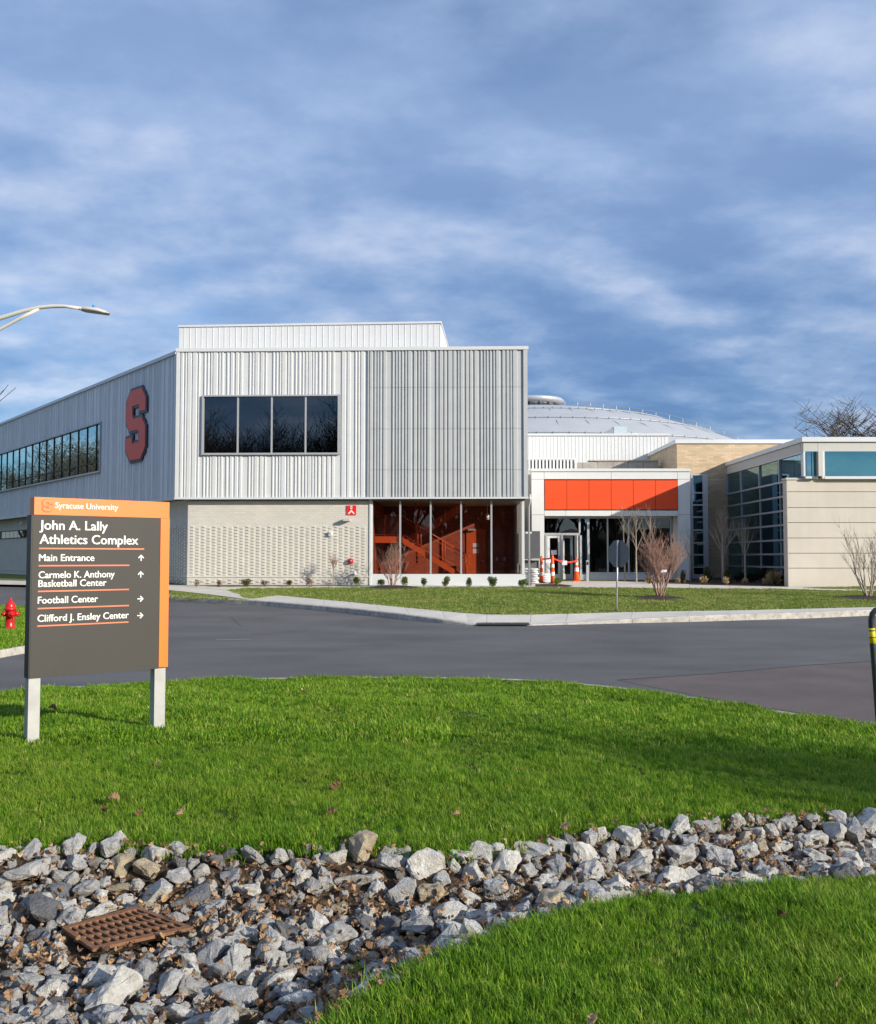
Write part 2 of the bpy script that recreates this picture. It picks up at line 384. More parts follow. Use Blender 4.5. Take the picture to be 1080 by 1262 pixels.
class Fr:             # a vertical wall plane: s along it, d outwards, z up
    def __init__(s, A, B, flip=False):
        s.O = Vector((A[0], A[1], 0)); e = Vector((B[0] - A[0], B[1] - A[1], 0)); s.len = e.length; s.u = e.normalized()
        s.n = Vector((s.u.y, -s.u.x, 0)) * (-1 if flip else 1); s.flip = flip
    def p(s, a, d, z): q = s.O + s.u * a + s.n * d; return Vector((q.x, q.y, z))
    def hit(s, px, py, d=0.0):
        r = ray(px, py); o = s.O + s.n * d; c = Vector((0, 0, 0))
        t = (o - c).dot(s.n) / r.dot(s.n); q = r * t
        return (q - o).dot(s.u), EYE + r.z * t
    def S(s, px, d=0.0, py=687): return s.hit(px, py, d)[0]
    def Z(s, px, py, d=0.0): return s.hit(px, py, d)[1]
    def box(s, mb, a0, a1, z0, z1, d0, d1):
        return mb.hexa([s.p(a0, d1, z0), s.p(a1, d1, z0), s.p(a1, d0, z0), s.p(a0, d0, z0), s.p(a0, d1, z1), s.p(a1, d1, z1), s.p(a1, d0, z1), s.p(a0, d0, z1)]) if not s.flip else \
               mb.hexa([s.p(a1, d1, z0), s.p(a0, d1, z0), s.p(a0, d0, z0), s.p(a1, d0, z0), s.p(a1, d1, z1), s.p(a0, d1, z1), s.p(a0, d0, z1), s.p(a1, d0, z1)])
    def part(s, name, m, parent, a0, a1, z0, z1, d0, d1, **kw):
        b = MB(); s.box(b, a0, a1, z0, z1, d0, d1); return b.build(name, m, parent, **kw)
    def pxbox(s, name, m, parent, x0, x1, y0, y1, d0, d1, **kw):     # from photo pixels on the face d1
        a0, zt = s.hit(x0, y0, d1); a1, _ = s.hit(x1, y0, d1); xm = (x0 + x1) / 2
        return s.part(name, m, parent, min(a0, a1), max(a0, a1), s.Z(xm, y1, d1), s.Z(xm, y0, d1), d0, d1, **kw)
    def corr(s, mb, prof, z0, z1):      # profile [(s,d)...] extruded up
        vs, fs = [], []
        for a, d in prof: vs.append(s.p(a, d, z0)); vs.append(s.p(a, d, z1))
        for i in range(len(prof) - 1):
            q = (2 * i, 2 * i + 2, 2 * i + 3, 2 * i + 1)
            fs.append(q if not s.flip else q[::-1])
        mb.add(vs, fs)
def ribs(a0, a1, rng, wlo=.045, whi=.18, dep=.040, base=.03, gap=(.03, .09)):
    pr = [(a0, base)]; a = a0
    while a < a1 - .12:
        g = rng.uniform(*gap); w = rng.uniform(wlo, whi) if rng.random() < .6 else wlo
        if a + g + w + .04 > a1: break
        e = .018
        pr += [(a + g, base), (a + g + e, base + dep), (a + g + e + w, base + dep), (a + g + 2 * e + w, base)]
        a = a + g + 2 * e + w
    pr.append((a1, base)); return pr

def sheet(name, pts, zf, m, off=0.0, parent=None, kind='structure', thick=0.0):
    tess = tessellate_polygon([[Vector((p[0], p[1], 0)) for p in pts]])
    bm = bmesh.new(); vs = [bm.verts.new((p[0], p[1], 0)) for p in pts]
    for t in tess:
        try: bm.faces.new([vs[i] for i in t])
        except ValueError: pass
    for yy in (28, 48):
        bmesh.ops.bisect_plane(bm, geom=bm.verts[:] + bm.edges[:] + bm.faces[:], plane_co=(0, yy, 0), plane_no=(0, 1, 0))
    for v in bm.verts: v.co.z = zf(v.co.x, v.co.y) + off
    for f in bm.faces:
        f.normal_update()
        if f.normal.z < 0: f.normal_flip()
    if thick:
        ret = bmesh.ops.extrude_face_region(bm, geom=bm.faces[:])
        for e in ret['geom']:
            if isinstance(e, bmesh.types.BMVert): e.co.z -= 0
        for v in [e for e in ret['geom'] if isinstance(e, bmesh.types.BMVert)]: v.co.z -= thick
        bmesh.ops.recalc_face_normals(bm, faces=bm.faces[:])
    me = bpy.data.meshes.new(name); bm.to_mesh(me); bm.free(); me.materials.append(m)
    o = bpy.data.objects.new(name, me); col.objects.link(o)
    if parent: o.parent = parent
    if kind: o['kind'] = kind
    return o
def inpoly(x, y, poly):
    x = np.asarray(x); y = np.asarray(y); r = np.zeros(x.shape, bool); j = len(poly) - 1
    for i in range(len(poly)):
        xi, yi = poly[i][0], poly[i][1]; xj, yj = poly[j][0], poly[j][1]
        if yi != yj:
            r ^= ((yi > y) != (yj > y)) & (x < (xj - xi) * (y - yi) / (yj - yi) + xi)
        j = i
    return r
def polydist(x, y, poly, closed=True):
    d = np.full(np.shape(x), 1e9); n = len(poly)
    for i in range(n if closed else n - 1):
        ax, ay = poly[i][0], poly[i][1]; bx, by = poly[(i + 1) % n][0], poly[(i + 1) % n][1]
        ex, ey = bx - ax, by - ay; q = ex * ex + ey * ey + 1e-12
        t = np.clip(((x - ax) * ex + (y - ay) * ey) / q, 0, 1)
        d = np.minimum(d, np.hypot(x - ax - t * ex, y - ay - t * ey))
    return d

def scatter(name, protos, pos, rot, scl, var, m, parent=None):
    """stuff: small pieces instanced on points; the pieces themselves are part of the same mesh"""
    V, F, vid = [], [], []
    for k, (pv, pf) in enumerate(protos):
        b = len(V); V += [tuple(p) for p in pv]; F += [tuple(i + b for i in f) for f in pf]; vid += [k + 1] * len(pv)
    n0 = len(V); n = len(pos)
    allv = np.vstack([np.array(V, np.float32), np.asarray(pos, np.float32)])
    me = bpy.data.meshes.new(name); me.from_pydata(allv.tolist(), [], F)
    at = me.attributes.new('vid', 'INT', 'POINT'); at.data.foreach_set('value', np.concatenate([vid, np.zeros(n)]).astype(np.int32))
    at = me.attributes.new('irot', 'FLOAT_VECTOR', 'POINT'); at.data.foreach_set('vector', np.vstack([np.zeros((n0, 3)), rot]).astype(np.float32).ravel())
    at = me.attributes.new('iscl', 'FLOAT', 'POINT'); at.data.foreach_set('value', np.concatenate([np.ones(n0), scl]).astype(np.float32))
    at = me.attributes.new('ivar', 'INT', 'POINT'); at.data.foreach_set('value', np.concatenate([np.zeros(n0), var]).astype(np.int32))
    me.materials.append(m)
    o = bpy.data.objects.new(name, me); col.objects.link(o); o['kind'] = 'stuff'
    if parent: o.parent = parent
    g = bpy.data.node_groups.new(name + '_nodes', 'GeometryNodeTree'); g.is_modifier = True
    g.interface.new_socket('Geometry', in_out='INPUT', socket_type='NodeSocketGeometry')
    g.interface.new_socket('Geometry', in_out='OUTPUT', socket_type='NodeSocketGeometry')
    gi = g.nodes.new('NodeGroupInput'); go = g.nodes.new('NodeGroupOutput')
    def attr(nm, ty):
        a = g.nodes.new('GeometryNodeInputNamedAttribute'); a.data_type = ty; a.inputs['Name'].default_value = nm
        return [s for s in a.outputs if s.name == 'Attribute' and s.enabled][0]
    def eq(k):
        c = g.nodes.new('FunctionNodeCompare'); c.data_type = 'INT'; c.operation = 'EQUAL'
        ins = [s for s in c.inputs if s.enabled]; g.links.new(attr('vid', 'INT'), ins[0]); ins[1].default_value = k
        return c.outputs[0]
    def sepg(k):
        s = g.nodes.new('GeometryNodeSeparateGeometry'); s.domain = 'POINT'
        g.links.new(gi.outputs[0], s.inputs[0]); g.links.new(eq(k), s.inputs[1]); return s.outputs[0]
    g2i = g.nodes.new('GeometryNodeGeometryToInstance')
    for k in range(len(protos), 0, -1): g.links.new(sepg(k), g2i.inputs[0])
    pts = sepg(0)
    m2p = g.nodes.new('GeometryNodeMeshToPoints'); g.links.new(pts, m2p.inputs[0])
    iop = g.nodes.new('GeometryNodeInstanceOnPoints'); g.links.new(m2p.outputs[0], iop.inputs['Points']); g.links.new(g2i.outputs[0], iop.inputs['Instance'])
    iop.inputs['Pick Instance'].default_value = True
    g.links.new(attr('ivar', 'INT'), iop.inputs['Instance Index'])
    e2r = g.nodes.new('FunctionNodeEulerToRotation'); g.links.new(attr('irot', 'FLOAT_VECTOR'), e2r.inputs[0]); g.links.new(e2r.outputs[0], iop.inputs['Rotation'])
    g.links.new(attr('iscl', 'FLOAT'), iop.inputs['Scale'])
    g.links.new(iop.outputs[0], go.inputs[0])
    md = o.modifiers.new('scatter', 'NODES'); md.node_group = g
    return o
def blades(seed, n, hlo, hhi, w, spread, lean=.5):
    rg = random.Random(seed); V, F = [], []
    for _ in range(n):
        a = rg.uniform(0, 2 * math.pi); r = spread * math.sqrt(rg.random()); x, y = r * math.cos(a), r * math.sin(a)
        h = rg.uniform(hlo, hhi); b = rg.uniform(0, 2 * math.pi); ln = rg.uniform(.1, lean) * h
        cx, cy = math.cos(b), math.sin(b); ww = w * rg.uniform(.7, 1.2); tx, ty = -cy * ww / 2, cx * ww / 2
        lx, ly = math.cos(b) * ln, math.sin(b) * ln; k = len(V)
        V += [(x - tx, y - ty, -.01), (x + tx, y + ty, -.01), (x - tx * .8 + lx * .35, y - ty * .8 + ly * .35, h * .6), (x + tx * .8 + lx * .35, y + ty * .8 + ly * .35, h * .6), (x + lx, y + ly, h)]
        F += [(k, k + 1, k + 3, k + 2), (k + 2, k + 3, k + 4)]
    return V, F

def text2d(s, bold=0.0, extr=0.0):
    cu = bpy.data.curves.new('t', 'FONT'); cu.body = s; cu.size = 1; cu.offset = bold; cu.extrude = extr; cu.resolution_u = 3
    o = bpy.data.objects.new('t', cu); col.objects.link(o)
    dg = bpy.context.evaluated_depsgraph_get(); me = bpy.data.meshes.new_from_object(o.evaluated_get(dg))
    v = [tuple(x.co) for x in me.vertices]; f = [tuple(p.vertices) for p in me.polygons]
    bpy.data.objects.remove(o); bpy.data.curves.remove(cu); bpy.data.meshes.remove(me)
    return v, f
def text_on(fr, s, name, m, parent, x0, x1, ybase, cap, d, bold=.02, thick=.003, fs=None):
    v, f = text2d(s, 0.0)
    xs = [p[0] for p in v]; mn, mx = min(xs), max(xs)
    a0, zb = fr.hit(x0, ybase[0] if isinstance(ybase, tuple) else ybase, d)
    a1, zb1 = fr.hit(x1, ybase[1] if isinstance(ybase, tuple) else ybase, d)
    zc = fr.Z(x0, (ybase[0] if isinstance(ybase, tuple) else ybase) - cap, d) - zb
    b = MB(); sx = (a1 - a0) / (mx - mn); sz = zc / .73; zb = (zb + zb1) / 2 if not isinstance(ybase, tuple) else zb
    for q, (ox, oz) in enumerate(((0, 0), (-bold, 0), (bold, 0), (-bold * .5, bold * .4), (bold * .5, -bold * .4))):
        b.add([fr.p(a0 + (p[0] - mn + ox) * sx, d + thick - q * .0003, zb + (p[1] + oz) * sz) for p in v], f)
    o = b.build(name, m, parent); o['label'] = 'white lettering reading ' + s
    return o

# ================================================================== GROUND
RW = 260
def strip_rows(name, xs, ys, zf, m):
    b = MB(); V = [(x, y, zf(x, y)) for y in ys for x in xs]; n = len(xs)
    b.add(V, [(j * n + i, j * n + i + 1, (j + 1) * n + i + 1, (j + 1) * n + i) for j in range(len(ys) - 1) for i in range(n - 1)])
    return b.build(name, m, kind='structure')
strip_rows('ground', [-1500, 0, 1500], [-400, 28, 48, 2000], lambda x, y: roadz(y) - .5, M['lawnbase'])
strip_rows('road', [-RW, 0, RW], [-60, 28, 48, 90], lambda x, y: roadz(y), M['asph'])

# --- far kerb line and pavement
KL = [(-150, 715), (-60, 717), (35, 721), (120, 729), (210, 739), (305, 745.2), (330, 747), (430, 756), (500, 764), (545, 768.3), (575, 770.3), (600, 771.3), (655, 771), (700, 770), (780, 768), (850, 766.5), (900, 765), (1000, 762), (1080, 758.5), (1200, 754), (1500, 745)]
LL = [None, None, None, None, None, (307, 738.8), (345, 733.8), (430, 741.8), (500, 748.8), (545, 753), (575, 755.6), (600, 757.3), (655, 757.5), (700, 756.3), (780, 754.2), (850, 753), (900, 752.3), (1000, 750), (1080, 748), (1200, 744), (1500, 736)]
Kw = [G(x, y, 0.0) for x, y in KL]
kh = [.17] * 8 + [.17, .12, .05, .02, .02, .05, .12, .17, .19, .19, .19, .19, .19]
def resample(pts, step, vals=None):
    out, vo = [], []; pts = [Vector(p) for p in pts]
    for i in range(len(pts) - 1):
        L_ = (pts[i + 1] - pts[i]).length; n = max(1, round(L_ / step))
        for k in range(n):
            t = k / n; out.append(pts[i].lerp(pts[i + 1], t))
            if vals: vo.append(vals[i] * (1 - t) + vals[i + 1] * t)
    out.append(pts[-1]);
    if vals: vo.append(vals[-1]); return out, vo
    return out
def inward(pts, i, left=True):
    d = (pts[min(i + 1, len(pts) - 1)] - pts[max(i - 1, 0)]); d.z = 0; d.normalize()
    return Vector((-d.y, d.x, 0)) * (1 if left else -1)
kerb = setting('kerb')
def kerb_run(pts, hs, left, w=.16, step=2.4):
    P, Hs = resample(pts, step, hs)
    for i in range(len(P) - 1):
        d = (P[i + 1] - P[i]); dn = d.normalized(); a = P[i] + dn * .006; c = P[i + 1] - dn * .006
        na, nc = inward(P, i, left) * w, inward(P, i + 1, left) * w; ha, hc = Hs[i], Hs[i + 1]
        bt = .02; z = lambda p, h: Vector((p.x, p.y, roadz(p.y) + h))
        lo = [z(a, -.2), z(c, -.2), z(c + nc, -.2), z(a + na, -.2)]
        t1 = [z(a + na * .03, max(ha - bt, 0.004)), z(c + nc * .03, max(hc - bt, .004)), z(c + nc, max(hc - bt, .004)), z(a + na, max(ha - bt, .004))]
        t2 = [z(a + na * .15, ha + .004), z(c + nc * .15, hc + .004), z(c + nc, hc + .004), z(a + na, ha + .004)]
        b = MB(); b.add(lo + t1 + t2, [(0, 1, 5, 4), (2, 3, 7, 6), (3, 0, 4, 7), (1, 2, 6, 5), (4, 5, 9, 8), (6, 7, 11, 10), (7, 4, 8, 11), (5, 6, 10, 9), (8, 9, 10, 11)] if left else
              [(4, 5, 1, 0), (6, 7, 3, 2), (7, 4, 0, 3), (5, 6, 2, 1), (8, 9, 5, 4), (10, 11, 7, 6), (11, 8, 4, 7), (9, 10, 6, 5), (11, 10, 9, 8)])
        b.build('kerb_stone', M['kerb'], kerb)
kerb_run(Kw, kh, True)

pave = setting('pavement')
def slab(q, m=M['conc'], th=.05, parent=None):     # q: 4 corner points, counter-clockwise
    c = sum((Vector(p) for p in q), Vector()) / 4
    top = [Vector(p) + (c - Vector(p)).normalized() * .008 for p in q]
    lo = [p - Vector((0, 0, th)) for p in top]
    b = MB(); b.hexa(lo + top); return b.build('paving_slab', m, parent or pave)
i0 = 5
KI = [Kw[i] + inward(Kw, i) * .17 for i in range(len(Kw))]
for i in range(len(Kw)): KI[i].z = roadz(KI[i].y) + kh[i] + .004
LW = [None if q is None else G(*q, .174) for q in LL]
A_, B_ = [], []
for i in range(i0, len(Kw) - 1):
    n = max(1, round((KI[i + 1] - KI[i]).length / 1.6))
    for k in range(n):
        t = k / n; A_.append(KI[i].lerp(KI[i + 1], t)); B_.append(LW[i].lerp(LW[i + 1], t))
A_.append(KI[-1]); B_.append(LW[-1])
for i in range(len(A_) - 1): slab([A_[i], A_[i + 1], B_[i + 1], B_[i]])
# the bed under the slabs, seen in the joints
b = MB(); n = len(A_)
b.add([p - Vector((0, 0, .03)) for p in A_] + [p - Vector((0, 0, .03)) for p in B_], [(i, i + 1, n + i + 1, n + i) for i in range(n - 1)])
b.build('pavement_bed', M['joint'], kind='structure')
# path left to the building, and along its front
def path_strip(lo, up, step, off=.178):
    lo = [G(x, y, off) for x, y in lo]; up = [G(x, y, off) for x, y in up]
    for i in range(len(lo) - 1):
        n = max(1, round((lo[i + 1] - lo[i]).length / step))
        for k in range(n):
            t0, t1 = k / n, (k + 1) / n
            q = [lo[i].lerp(lo[i + 1], t0), lo[i].lerp(lo[i + 1], t1), up[i].lerp(up[i + 1], t1), up[i].lerp(up[i + 1], t0)]
            if ((q[1] - q[0]).cross(q[2] - q[1])).z < 0: q = q[::-1]
            slab(q)
path_strip([(-120, 716.8), (35, 719.6), (120, 722.5), (208, 727), (255, 732), (307, 738.8)], [(-120, 713.5), (35, 716), (120, 718), (208, 721.6), (282, 727.6), (345, 733.7)], 1.8)
path_strip([(208, 721.6), (282, 727.4)][1:] + [(300, 725.2), (420, 724.2), (560, 723.6), (655, 723.6)], [(282, 723.4), (300, 722.6), (420, 722.2), (560, 721.6), (655, 721.6)], 1.8)
path_strip([(208, 721.6), (282, 727.3)], [(208, 720.9), (282, 723.4)], 1.8)
path_strip([(655, 723.8), (700, 724.4), (760, 724.8), (850, 725.2), (950, 726.0), (1080, 729), (1200, 731)], [(655, 716.5), (700, 716.5), (760, 716.5), (850, 720.5), (950, 722.8), (1080, 725.4), (1200, 727)], 2.0)
path_strip([(655, 716.5), (760, 716.5), (800, 717.5)], [(655, 712.5), (760, 712.5), (800, 712.5)], 2.0)
path_strip([(800, 717.5), (850, 720.5)], [(800, 716.5), (850, 716.5)], 2.0)

# far lawn sheet (everything beyond kerb / pavement)
far_poly = [(p.x, p.y) for p in LW[i0:]] + [(120, 60), (120, 100), (-120, 100), (-80, 60)] + [(KI[i].x, KI[i].y) for i in range(0, i0)]
far_poly[len(LW[i0:])] = (120, LW[-1].y)
sheet('far_lawn', far_poly, lambda x, y: H(y), M['farlawnbase'])
# planting beds
def bed(pts, name='planting_bed'): return sheet(name, [(G(x, y).x, G(x, y).y) for x, y in pts], lambda x, y: H(y), M['mulch'], .009)
bed([(208, 720.5), (300, 722.4), (455, 721.9), (655, 721.3), (655, 716), (455, 716), (230, 716), (208, 716)])
bed([(762, 716.3), (800, 717.3), (850, 720.3), (905, 721.8), (968, 723), (968, 711), (900, 709), (762, 711.5)])
bed([(660, 723.2), (702, 723.6), (706, 721.8), (690, 720), (660, 720)])
# left island with hydrant
ISL = [G(x, y, 0) for x, y in [(-260, 840), (-120, 826), (0, 811), (35, 804.5), (80, 795), (120, 783), (138, 773), (130, 762), (90, 756), (35, 752.5), (0, 751.5), (-150, 750), (-400, 752)]]
kerb_run(ISL + [ISL[0]], [.15] * (len(ISL) + 1), True, .15, 2.0)
isl_in = [ISL[i] + inward(ISL, i) * .13 for i in range(len(ISL))]
sheet('island_lawn', [(p.x, p.y) for p in isl_in], lambda x, y: H(y) - .02, M['lawnbase'])

# old asphalt, seam, paint traces
zr = lambda x, y: roadz(y)
op = [(762, 838.5), (880, 830.5), (1000, 820), (1080, 815), (1400, 800), (1900, 900), (1560, 1030), (1500, 1014), (1250, 929), (1080, 893), (940, 872), (860, 858)]
opw = [G(x, y, 0) for x, y in op]
sheet('old_asphalt', [(p.x, p.y) for p in opw], zr, M['asphold'], .004)
sm = [G(x, y + .2, 0) for x, y in op[:5]]
sheet('asphalt_seam', [(p.x, p.y) for p in sm] + [(p.x, p.y + .05) for p in sm[::-1]], zr, M['seal'], .008)
def road_line(pts, w, m, name):
    P = [G(x, y, 0) for x, y in pts]; P2 = [p + inward(P, i) * w for i, p in enumerate(P)]
    return sheet(name, [(p.x, p.y) for p in P] + [(p.x, p.y) for p in P2[::-1]], zr, m, .005)
road_line([(266, 788.6), (309, 788.2)], .09, M['roadpaint'], 'road_marking')
for pts in ([(284, 760), (290, 766), (297, 771.5)], [(700, 776), (760, 780), (800, 779)], [(250, 800), (330, 797), (420, 801), (520, 797), (610, 799)], [(840, 786), (900, 792), (985, 790), (1060, 795)]):
    road_line(pts, .012, M['seal'], 'road_crack')

# storm drain at the kerb (three gratings)
dr = thing('storm_drain', 'long kerbside storm drain of three dark slotted gratings flush with the pavement', 'drain', tuple(G(620, 768, 0)))
for (xa, xb) in ((588, 608.5), (609.5, 630.5), (631.5, 652)):
    b = MB(); P0 = G(xa, 770.3, .035); P1 = G(xb, 770.3, .035); P2 = G(xb, 766.2, .035); P3 = G(xa, 766.2, .035)
    up = Vector((0, 0, .018)); n = 11
    for k in range(n + 1):
        t = k / n; a = P0.lerp(P1, max(t - .018, 0)); c = P0.lerp(P1, min(t + .018, 1)); e = P3.lerp(P2, min(t + .018, 1)); f = P3.lerp(P2, max(t - .018, 0))
        b.hexa([a, c, e, f, a + up, c + up, e + up, f + up])
    for (s0, s1) in ((0, .07), (.47, .53), (.93, 1)):
        a = P0.lerp(P3, s0); c = P1.lerp(P2, s0); e = P1.lerp(P2, s1); f = P0.lerp(P3, s1); q = Vector((0, 0, .02))
        b.hexa([a, c, e, f, a + q, c + q, e + q, f + q])
    b.build('grating', M['pipe'], dr)
b = MB(); b.add([G(587, 770.6, .034), G(653, 770.6, .034), G(653, 765.9, .034), G(587, 765.9, .034)], [(0, 1, 2, 3)]); b.build('pit_shade', M['signside'], dr)  # flat black sheet, the darkness of the hole put into its colour

# ================================================================== NEAR MOUND with the stone swale
CHU = [(-300, 1040), (-150, 1041), (0, 1045), (100, 1043), (250, 1047), (400, 1053), (480, 1058), (560, 1061), (600, 1055), (650, 1044), (720, 1033), (800, 1020), (880, 1010), (950, 1003), (1080, 994), (1200, 988), (1400, 984)]
CHL = [(1400, 1052), (1200, 1066), (1080, 1077), (950, 1092), (800, 1111), (720, 1127), (650, 1149), (600, 1172), (540, 1204), (490, 1234), (440, 1268), (370, 1320), (200, 1420), (-100, 1440), (-500, 1300)]
CHU = [(x, y + float(np.interp(x, [200, 500], [22, 6]))) for x, y in CHU]
CH = [(atZ(x, y, .18).x, atZ(x, y, .18).y) for x, y in CHU + CHL]
EDGE_PX = [(-900, 905), (-400, 872), (-150, 856), (0, 848.5), (100, 841), (210, 835.2), (330, 831.0), (430, 829.8), (550, 830.2), (640, 832.5), (700, 836), (770, 843), (830, 851), (900, 861), (940, 868), (1080, 889), (1250, 925), (1500, 1010), (1700, 1150)]
EDGE = [atZ(x, y + 3, .13) for x, y in EDGE_PX]
for p in EDGE: p.z = 0
ex = [p.x for p in EDGE] + [9.5]; ey = [p.y for p in EDGE] + [-3]
def edgeY(x): return np.interp(x, ex, ey)
ECL = [(p.x, p.y) for p in EDGE]
def sst(a, b, x): t = np.clip((x - a) / (b - a), 0, 1); return t * t * (3 - 2 * t)
def mound(x, y):
    x = np.asarray(x, float); y = np.asarray(y, float)
    d = polydist(x, y, ECL, False)
    ins = inpoly(x, y, CH); dc = polydist(x, y, CH); sd_ = np.where(ins, dc, -dc)
    z = .11 + .17 * sst(0, 6, d)
    z = z - .20 * sst(-.15, .55, sd_)
    z = z + .02 * np.sin(x * .9 + 1) * np.cos(y * .7) * sst(.5, 3, d)
    z = z + .012 * np.sin(x * 3.1 + y) * np.sin(y * 2.7 - x) * sst(.5, 2, d)
    return z
nx, ny = 260, 240
gx = np.concatenate([np.linspace(-40, -7, 20)[:-1], np.linspace(-7, 8.9, nx)]); nx = len(gx)
vv = np.linspace(0, 1, ny)
X = np.repeat(gx[None, :], ny, 0); Y0 = -25.0
E = edgeY(gx)[None, :] - .145
Yg = np.where(vv[:, None] < .12, Y0 + (2.2 - Y0) * vv[:, None] / .12, 2.2 + (E - 2.2) * (vv[:, None] - .12) / .88)
Zg = mound(X, Yg)
me = bpy.data.meshes.new('near_lawn')
me.from_pydata(np.stack([X, Yg, Zg], -1).reshape(-1, 3).tolist(), [], [(j * nx + i, j * nx + i + 1, (j + 1) * nx + i + 1, (j + 1) * nx + i) for j in range(ny - 1) for i in range(nx - 1)])
me.polygons.foreach_set('use_smooth', [True] * len(me.polygons))
ins = inpoly(X, Yg, CH); dcc = polydist(X, Yg, CH); sdm = np.where(ins, dcc, -dcc)
at = me.attributes.new('soil', 'FLOAT', 'POINT'); at.data.foreach_set('value', sst(-.05, .06, sdm).astype(np.float32).ravel())
def lawnmat():
    def ex_(t, cc, g):
        a = N(t, 'ShaderNodeAttribute'); a.attribute_name = 'soil'
        so = mixc(t, ramp(t, pnoise(t, g, 14, 5), [(.35, 0.0), (.7, 1.0)]), (.045, .033, .024), (.16, .11, .07))
        return mixc(t, a.outputs['Fac'], cc, so)
    return mat('near_lawn_ground', (.032, .060, .010), .95, 0, .35, 1.5, 1.0, 60, .1, c2=(.055, .085, .016), extra=ex_)
me.materials.append(lawnmat()); nl = bpy.data.objects.new('near_lawn', me); col.objects.link(nl); nl['kind'] = 'structure'
kerb_run([Vector((p.x, p.y, 0)) for p in EDGE], [.11] * len(EDGE), False, .15, 1.5)

# ================================================================== MAIN BUILDING
rng = random.Random(7)
A = atY(219, 430, 44.3); B = atY(650, 427, 43.8)
F1 = Fr(A, B)
mainb = thing('athletics_building', 'large silver corrugated metal building on white brick base with glazed orange stairwell', 'building', (A.x, A.y, H(44)))
ztop = (F1.Z(219, 430) + F1.Z(650, 427)) / 2; zcap = ztop + .0; zbot = (F1.Z(217, 614.5) + F1.Z(649, 614)) / 2
W = F1.len
zcorr = ztop - .16
# core volume behind the cladding
LEFT = Fr(A, (A.x - .627 * 60, A.y + .779 * 60), flip=True)
ztl = LEFT.Z(219, 432.5)
def prism(mb, pts, z0, z1):
    n = len(pts); mb.add([(p[0], p[1], z0) for p in pts] + [(p[0], p[1], z1) for p in pts], [tuple(range(n - 1, -1, -1)), tuple(range(n, 2 * n))] + [(i, (i + 1) % n, n + (i + 1) % n, n + i) for i in range(n)])
wx0, wx1 = F1.S(250), F1.S(416); wz0, wz1 = F1.Z(333, 558.5), F1.Z(333, 489)
sL = 50.0
PA, PB = F1.p(0, 0, 0), F1.p(W, 0, 0)
far_l = LEFT.p(sL, 0, 0); far_r = (PB.x, PB.y + 40)
core_pts = [(PA.x + .05, PA.y + .05), (PB.x - .02, PB.y + .05), far_r, (far_l.x + 30, far_l.y + 30), (far_l.x + .3, far_l.y + .2)]
# walls of the upper volume (with the window opening left open)
def wall_open(fr, name, m, parent, a0, a1, z0, z1, ho, d0, d1):
    (h0, h1, v0, v1) = ho; b = MB()
    fr.box(b, a0, h0, z0, z1, d0, d1); fr.box(b, h1, a1, z0, z1, d0, d1); fr.box(b, h0, h1, z0, v0, d0, d1); fr.box(b, h0, h1, v1, z1, d0, d1)
    return b.build(name, m, parent)
wall_open(F1, 'wall', M['siding'], mainb, .02, W - .02, zbot + .02, ztop - .02, (wx0, wx1, wz0, wz1), -.25, 0)
lw_a, lw_zt = LEFT.hit(126, 521.5); _, lw_zb = LEFT.hit(126, 580)
lw_b = 40.0
wall_open(LEFT, 'wall', M['sidingskylit'], mainb, .02, sL, zbot + .02, ztl - .02, (lw_a, lw_b, lw_zb, lw_zt), -.25, 0)
b = MB(); prism(b, core_pts[:1] + core_pts[1:], ztop - .35, ztop - .25); b.build('roof', M['trim'], mainb)
b = MB(); prism(b, [(PA.x + .1, PA.y + .06), (PB.x - .05, PB.y + .06), (PB.x - .05, PB.y + 40), (far_l.x + 30, far_l.y + 30), (far_l.x + .35, far_l.y + .25)], zbot + .03, zbot + .12); b.build('soffit', M['trim'], mainb)
b = MB(); b.box(PB.x - .3, PB.x - .02, PB.y + .3, PB.y + 39, zbot + .13, ztop - .36); b.build('wall', M['siding'], mainb)
# siding panels left half
xm = F1.S(453)
def panels(fr, a0, a1, n, spans, m, seedv, **kw):
    for i in range(n):
        p0, p1 = a0 + (a1 - a0) * i / n, a0 + (a1 - a0) * (i + 1) / n
        pr = ribs(p0 + .002, p1 - .002, random.Random(seedv[i % len(seedv)]), **kw)
        for (z0, z1) in spans(p0, p1):
            b = MB(); fr.corr(b, pr, z0, z1); b.build('siding_panel', m, mainb)
edge = .14
wf0, wf1 = wx0 - .10, wx1 + .10
a_1 = wf0; a_2 = wf1
panels(F1, edge, a_1, 1, lambda p, q: [(zbot + .06, zcorr)], M['siding'], [3])
panels(F1, a_1, a_2, 6, lambda p, q: [(zbot + .06, wz0 - .10), (wz1 + .08, zcorr)], M['siding'], [5, 9, 14, 5, 21, 9])
panels(F1, a_2, xm, 2, lambda p, q: [(zbot + .06, zcorr)], M['siding'], [11, 14])
rows = [zbot + .06] + [F1.Z(550, y) for y in (579, 528.5, 477.5)] + [zcorr]
panels(F1, xm + .05, W - .20, 7, lambda p, q: [(rows[i] + .006, rows[i + 1] - .006) for i in range(4)], M['screen'], [31, 35, 31, 39, 43, 35, 47], dep=.052, gap=(.035, .09))
F1.part('corner_trim', M['trim'], mainb, -.02, edge - .01, zbot + .06, zcorr, .002, .10)
F1.part('corner_trim', M['screen'], mainb, W - .19, W + .0, zbot + .06, zcorr, .002, .11)
F1.part('edge_trim', M['screen'], mainb, xm, xm + .045, zbot + .06, zcorr, .002, .11)
F1.part('roof_edge', M['trim'], mainb, -.05, W + .05, zcorr + .003, zcap, -.3, .13)
F1.part('base_trim', M['trim'], mainb, -.03, W + .02, zbot - .03, zbot + .055, -.25, .12)
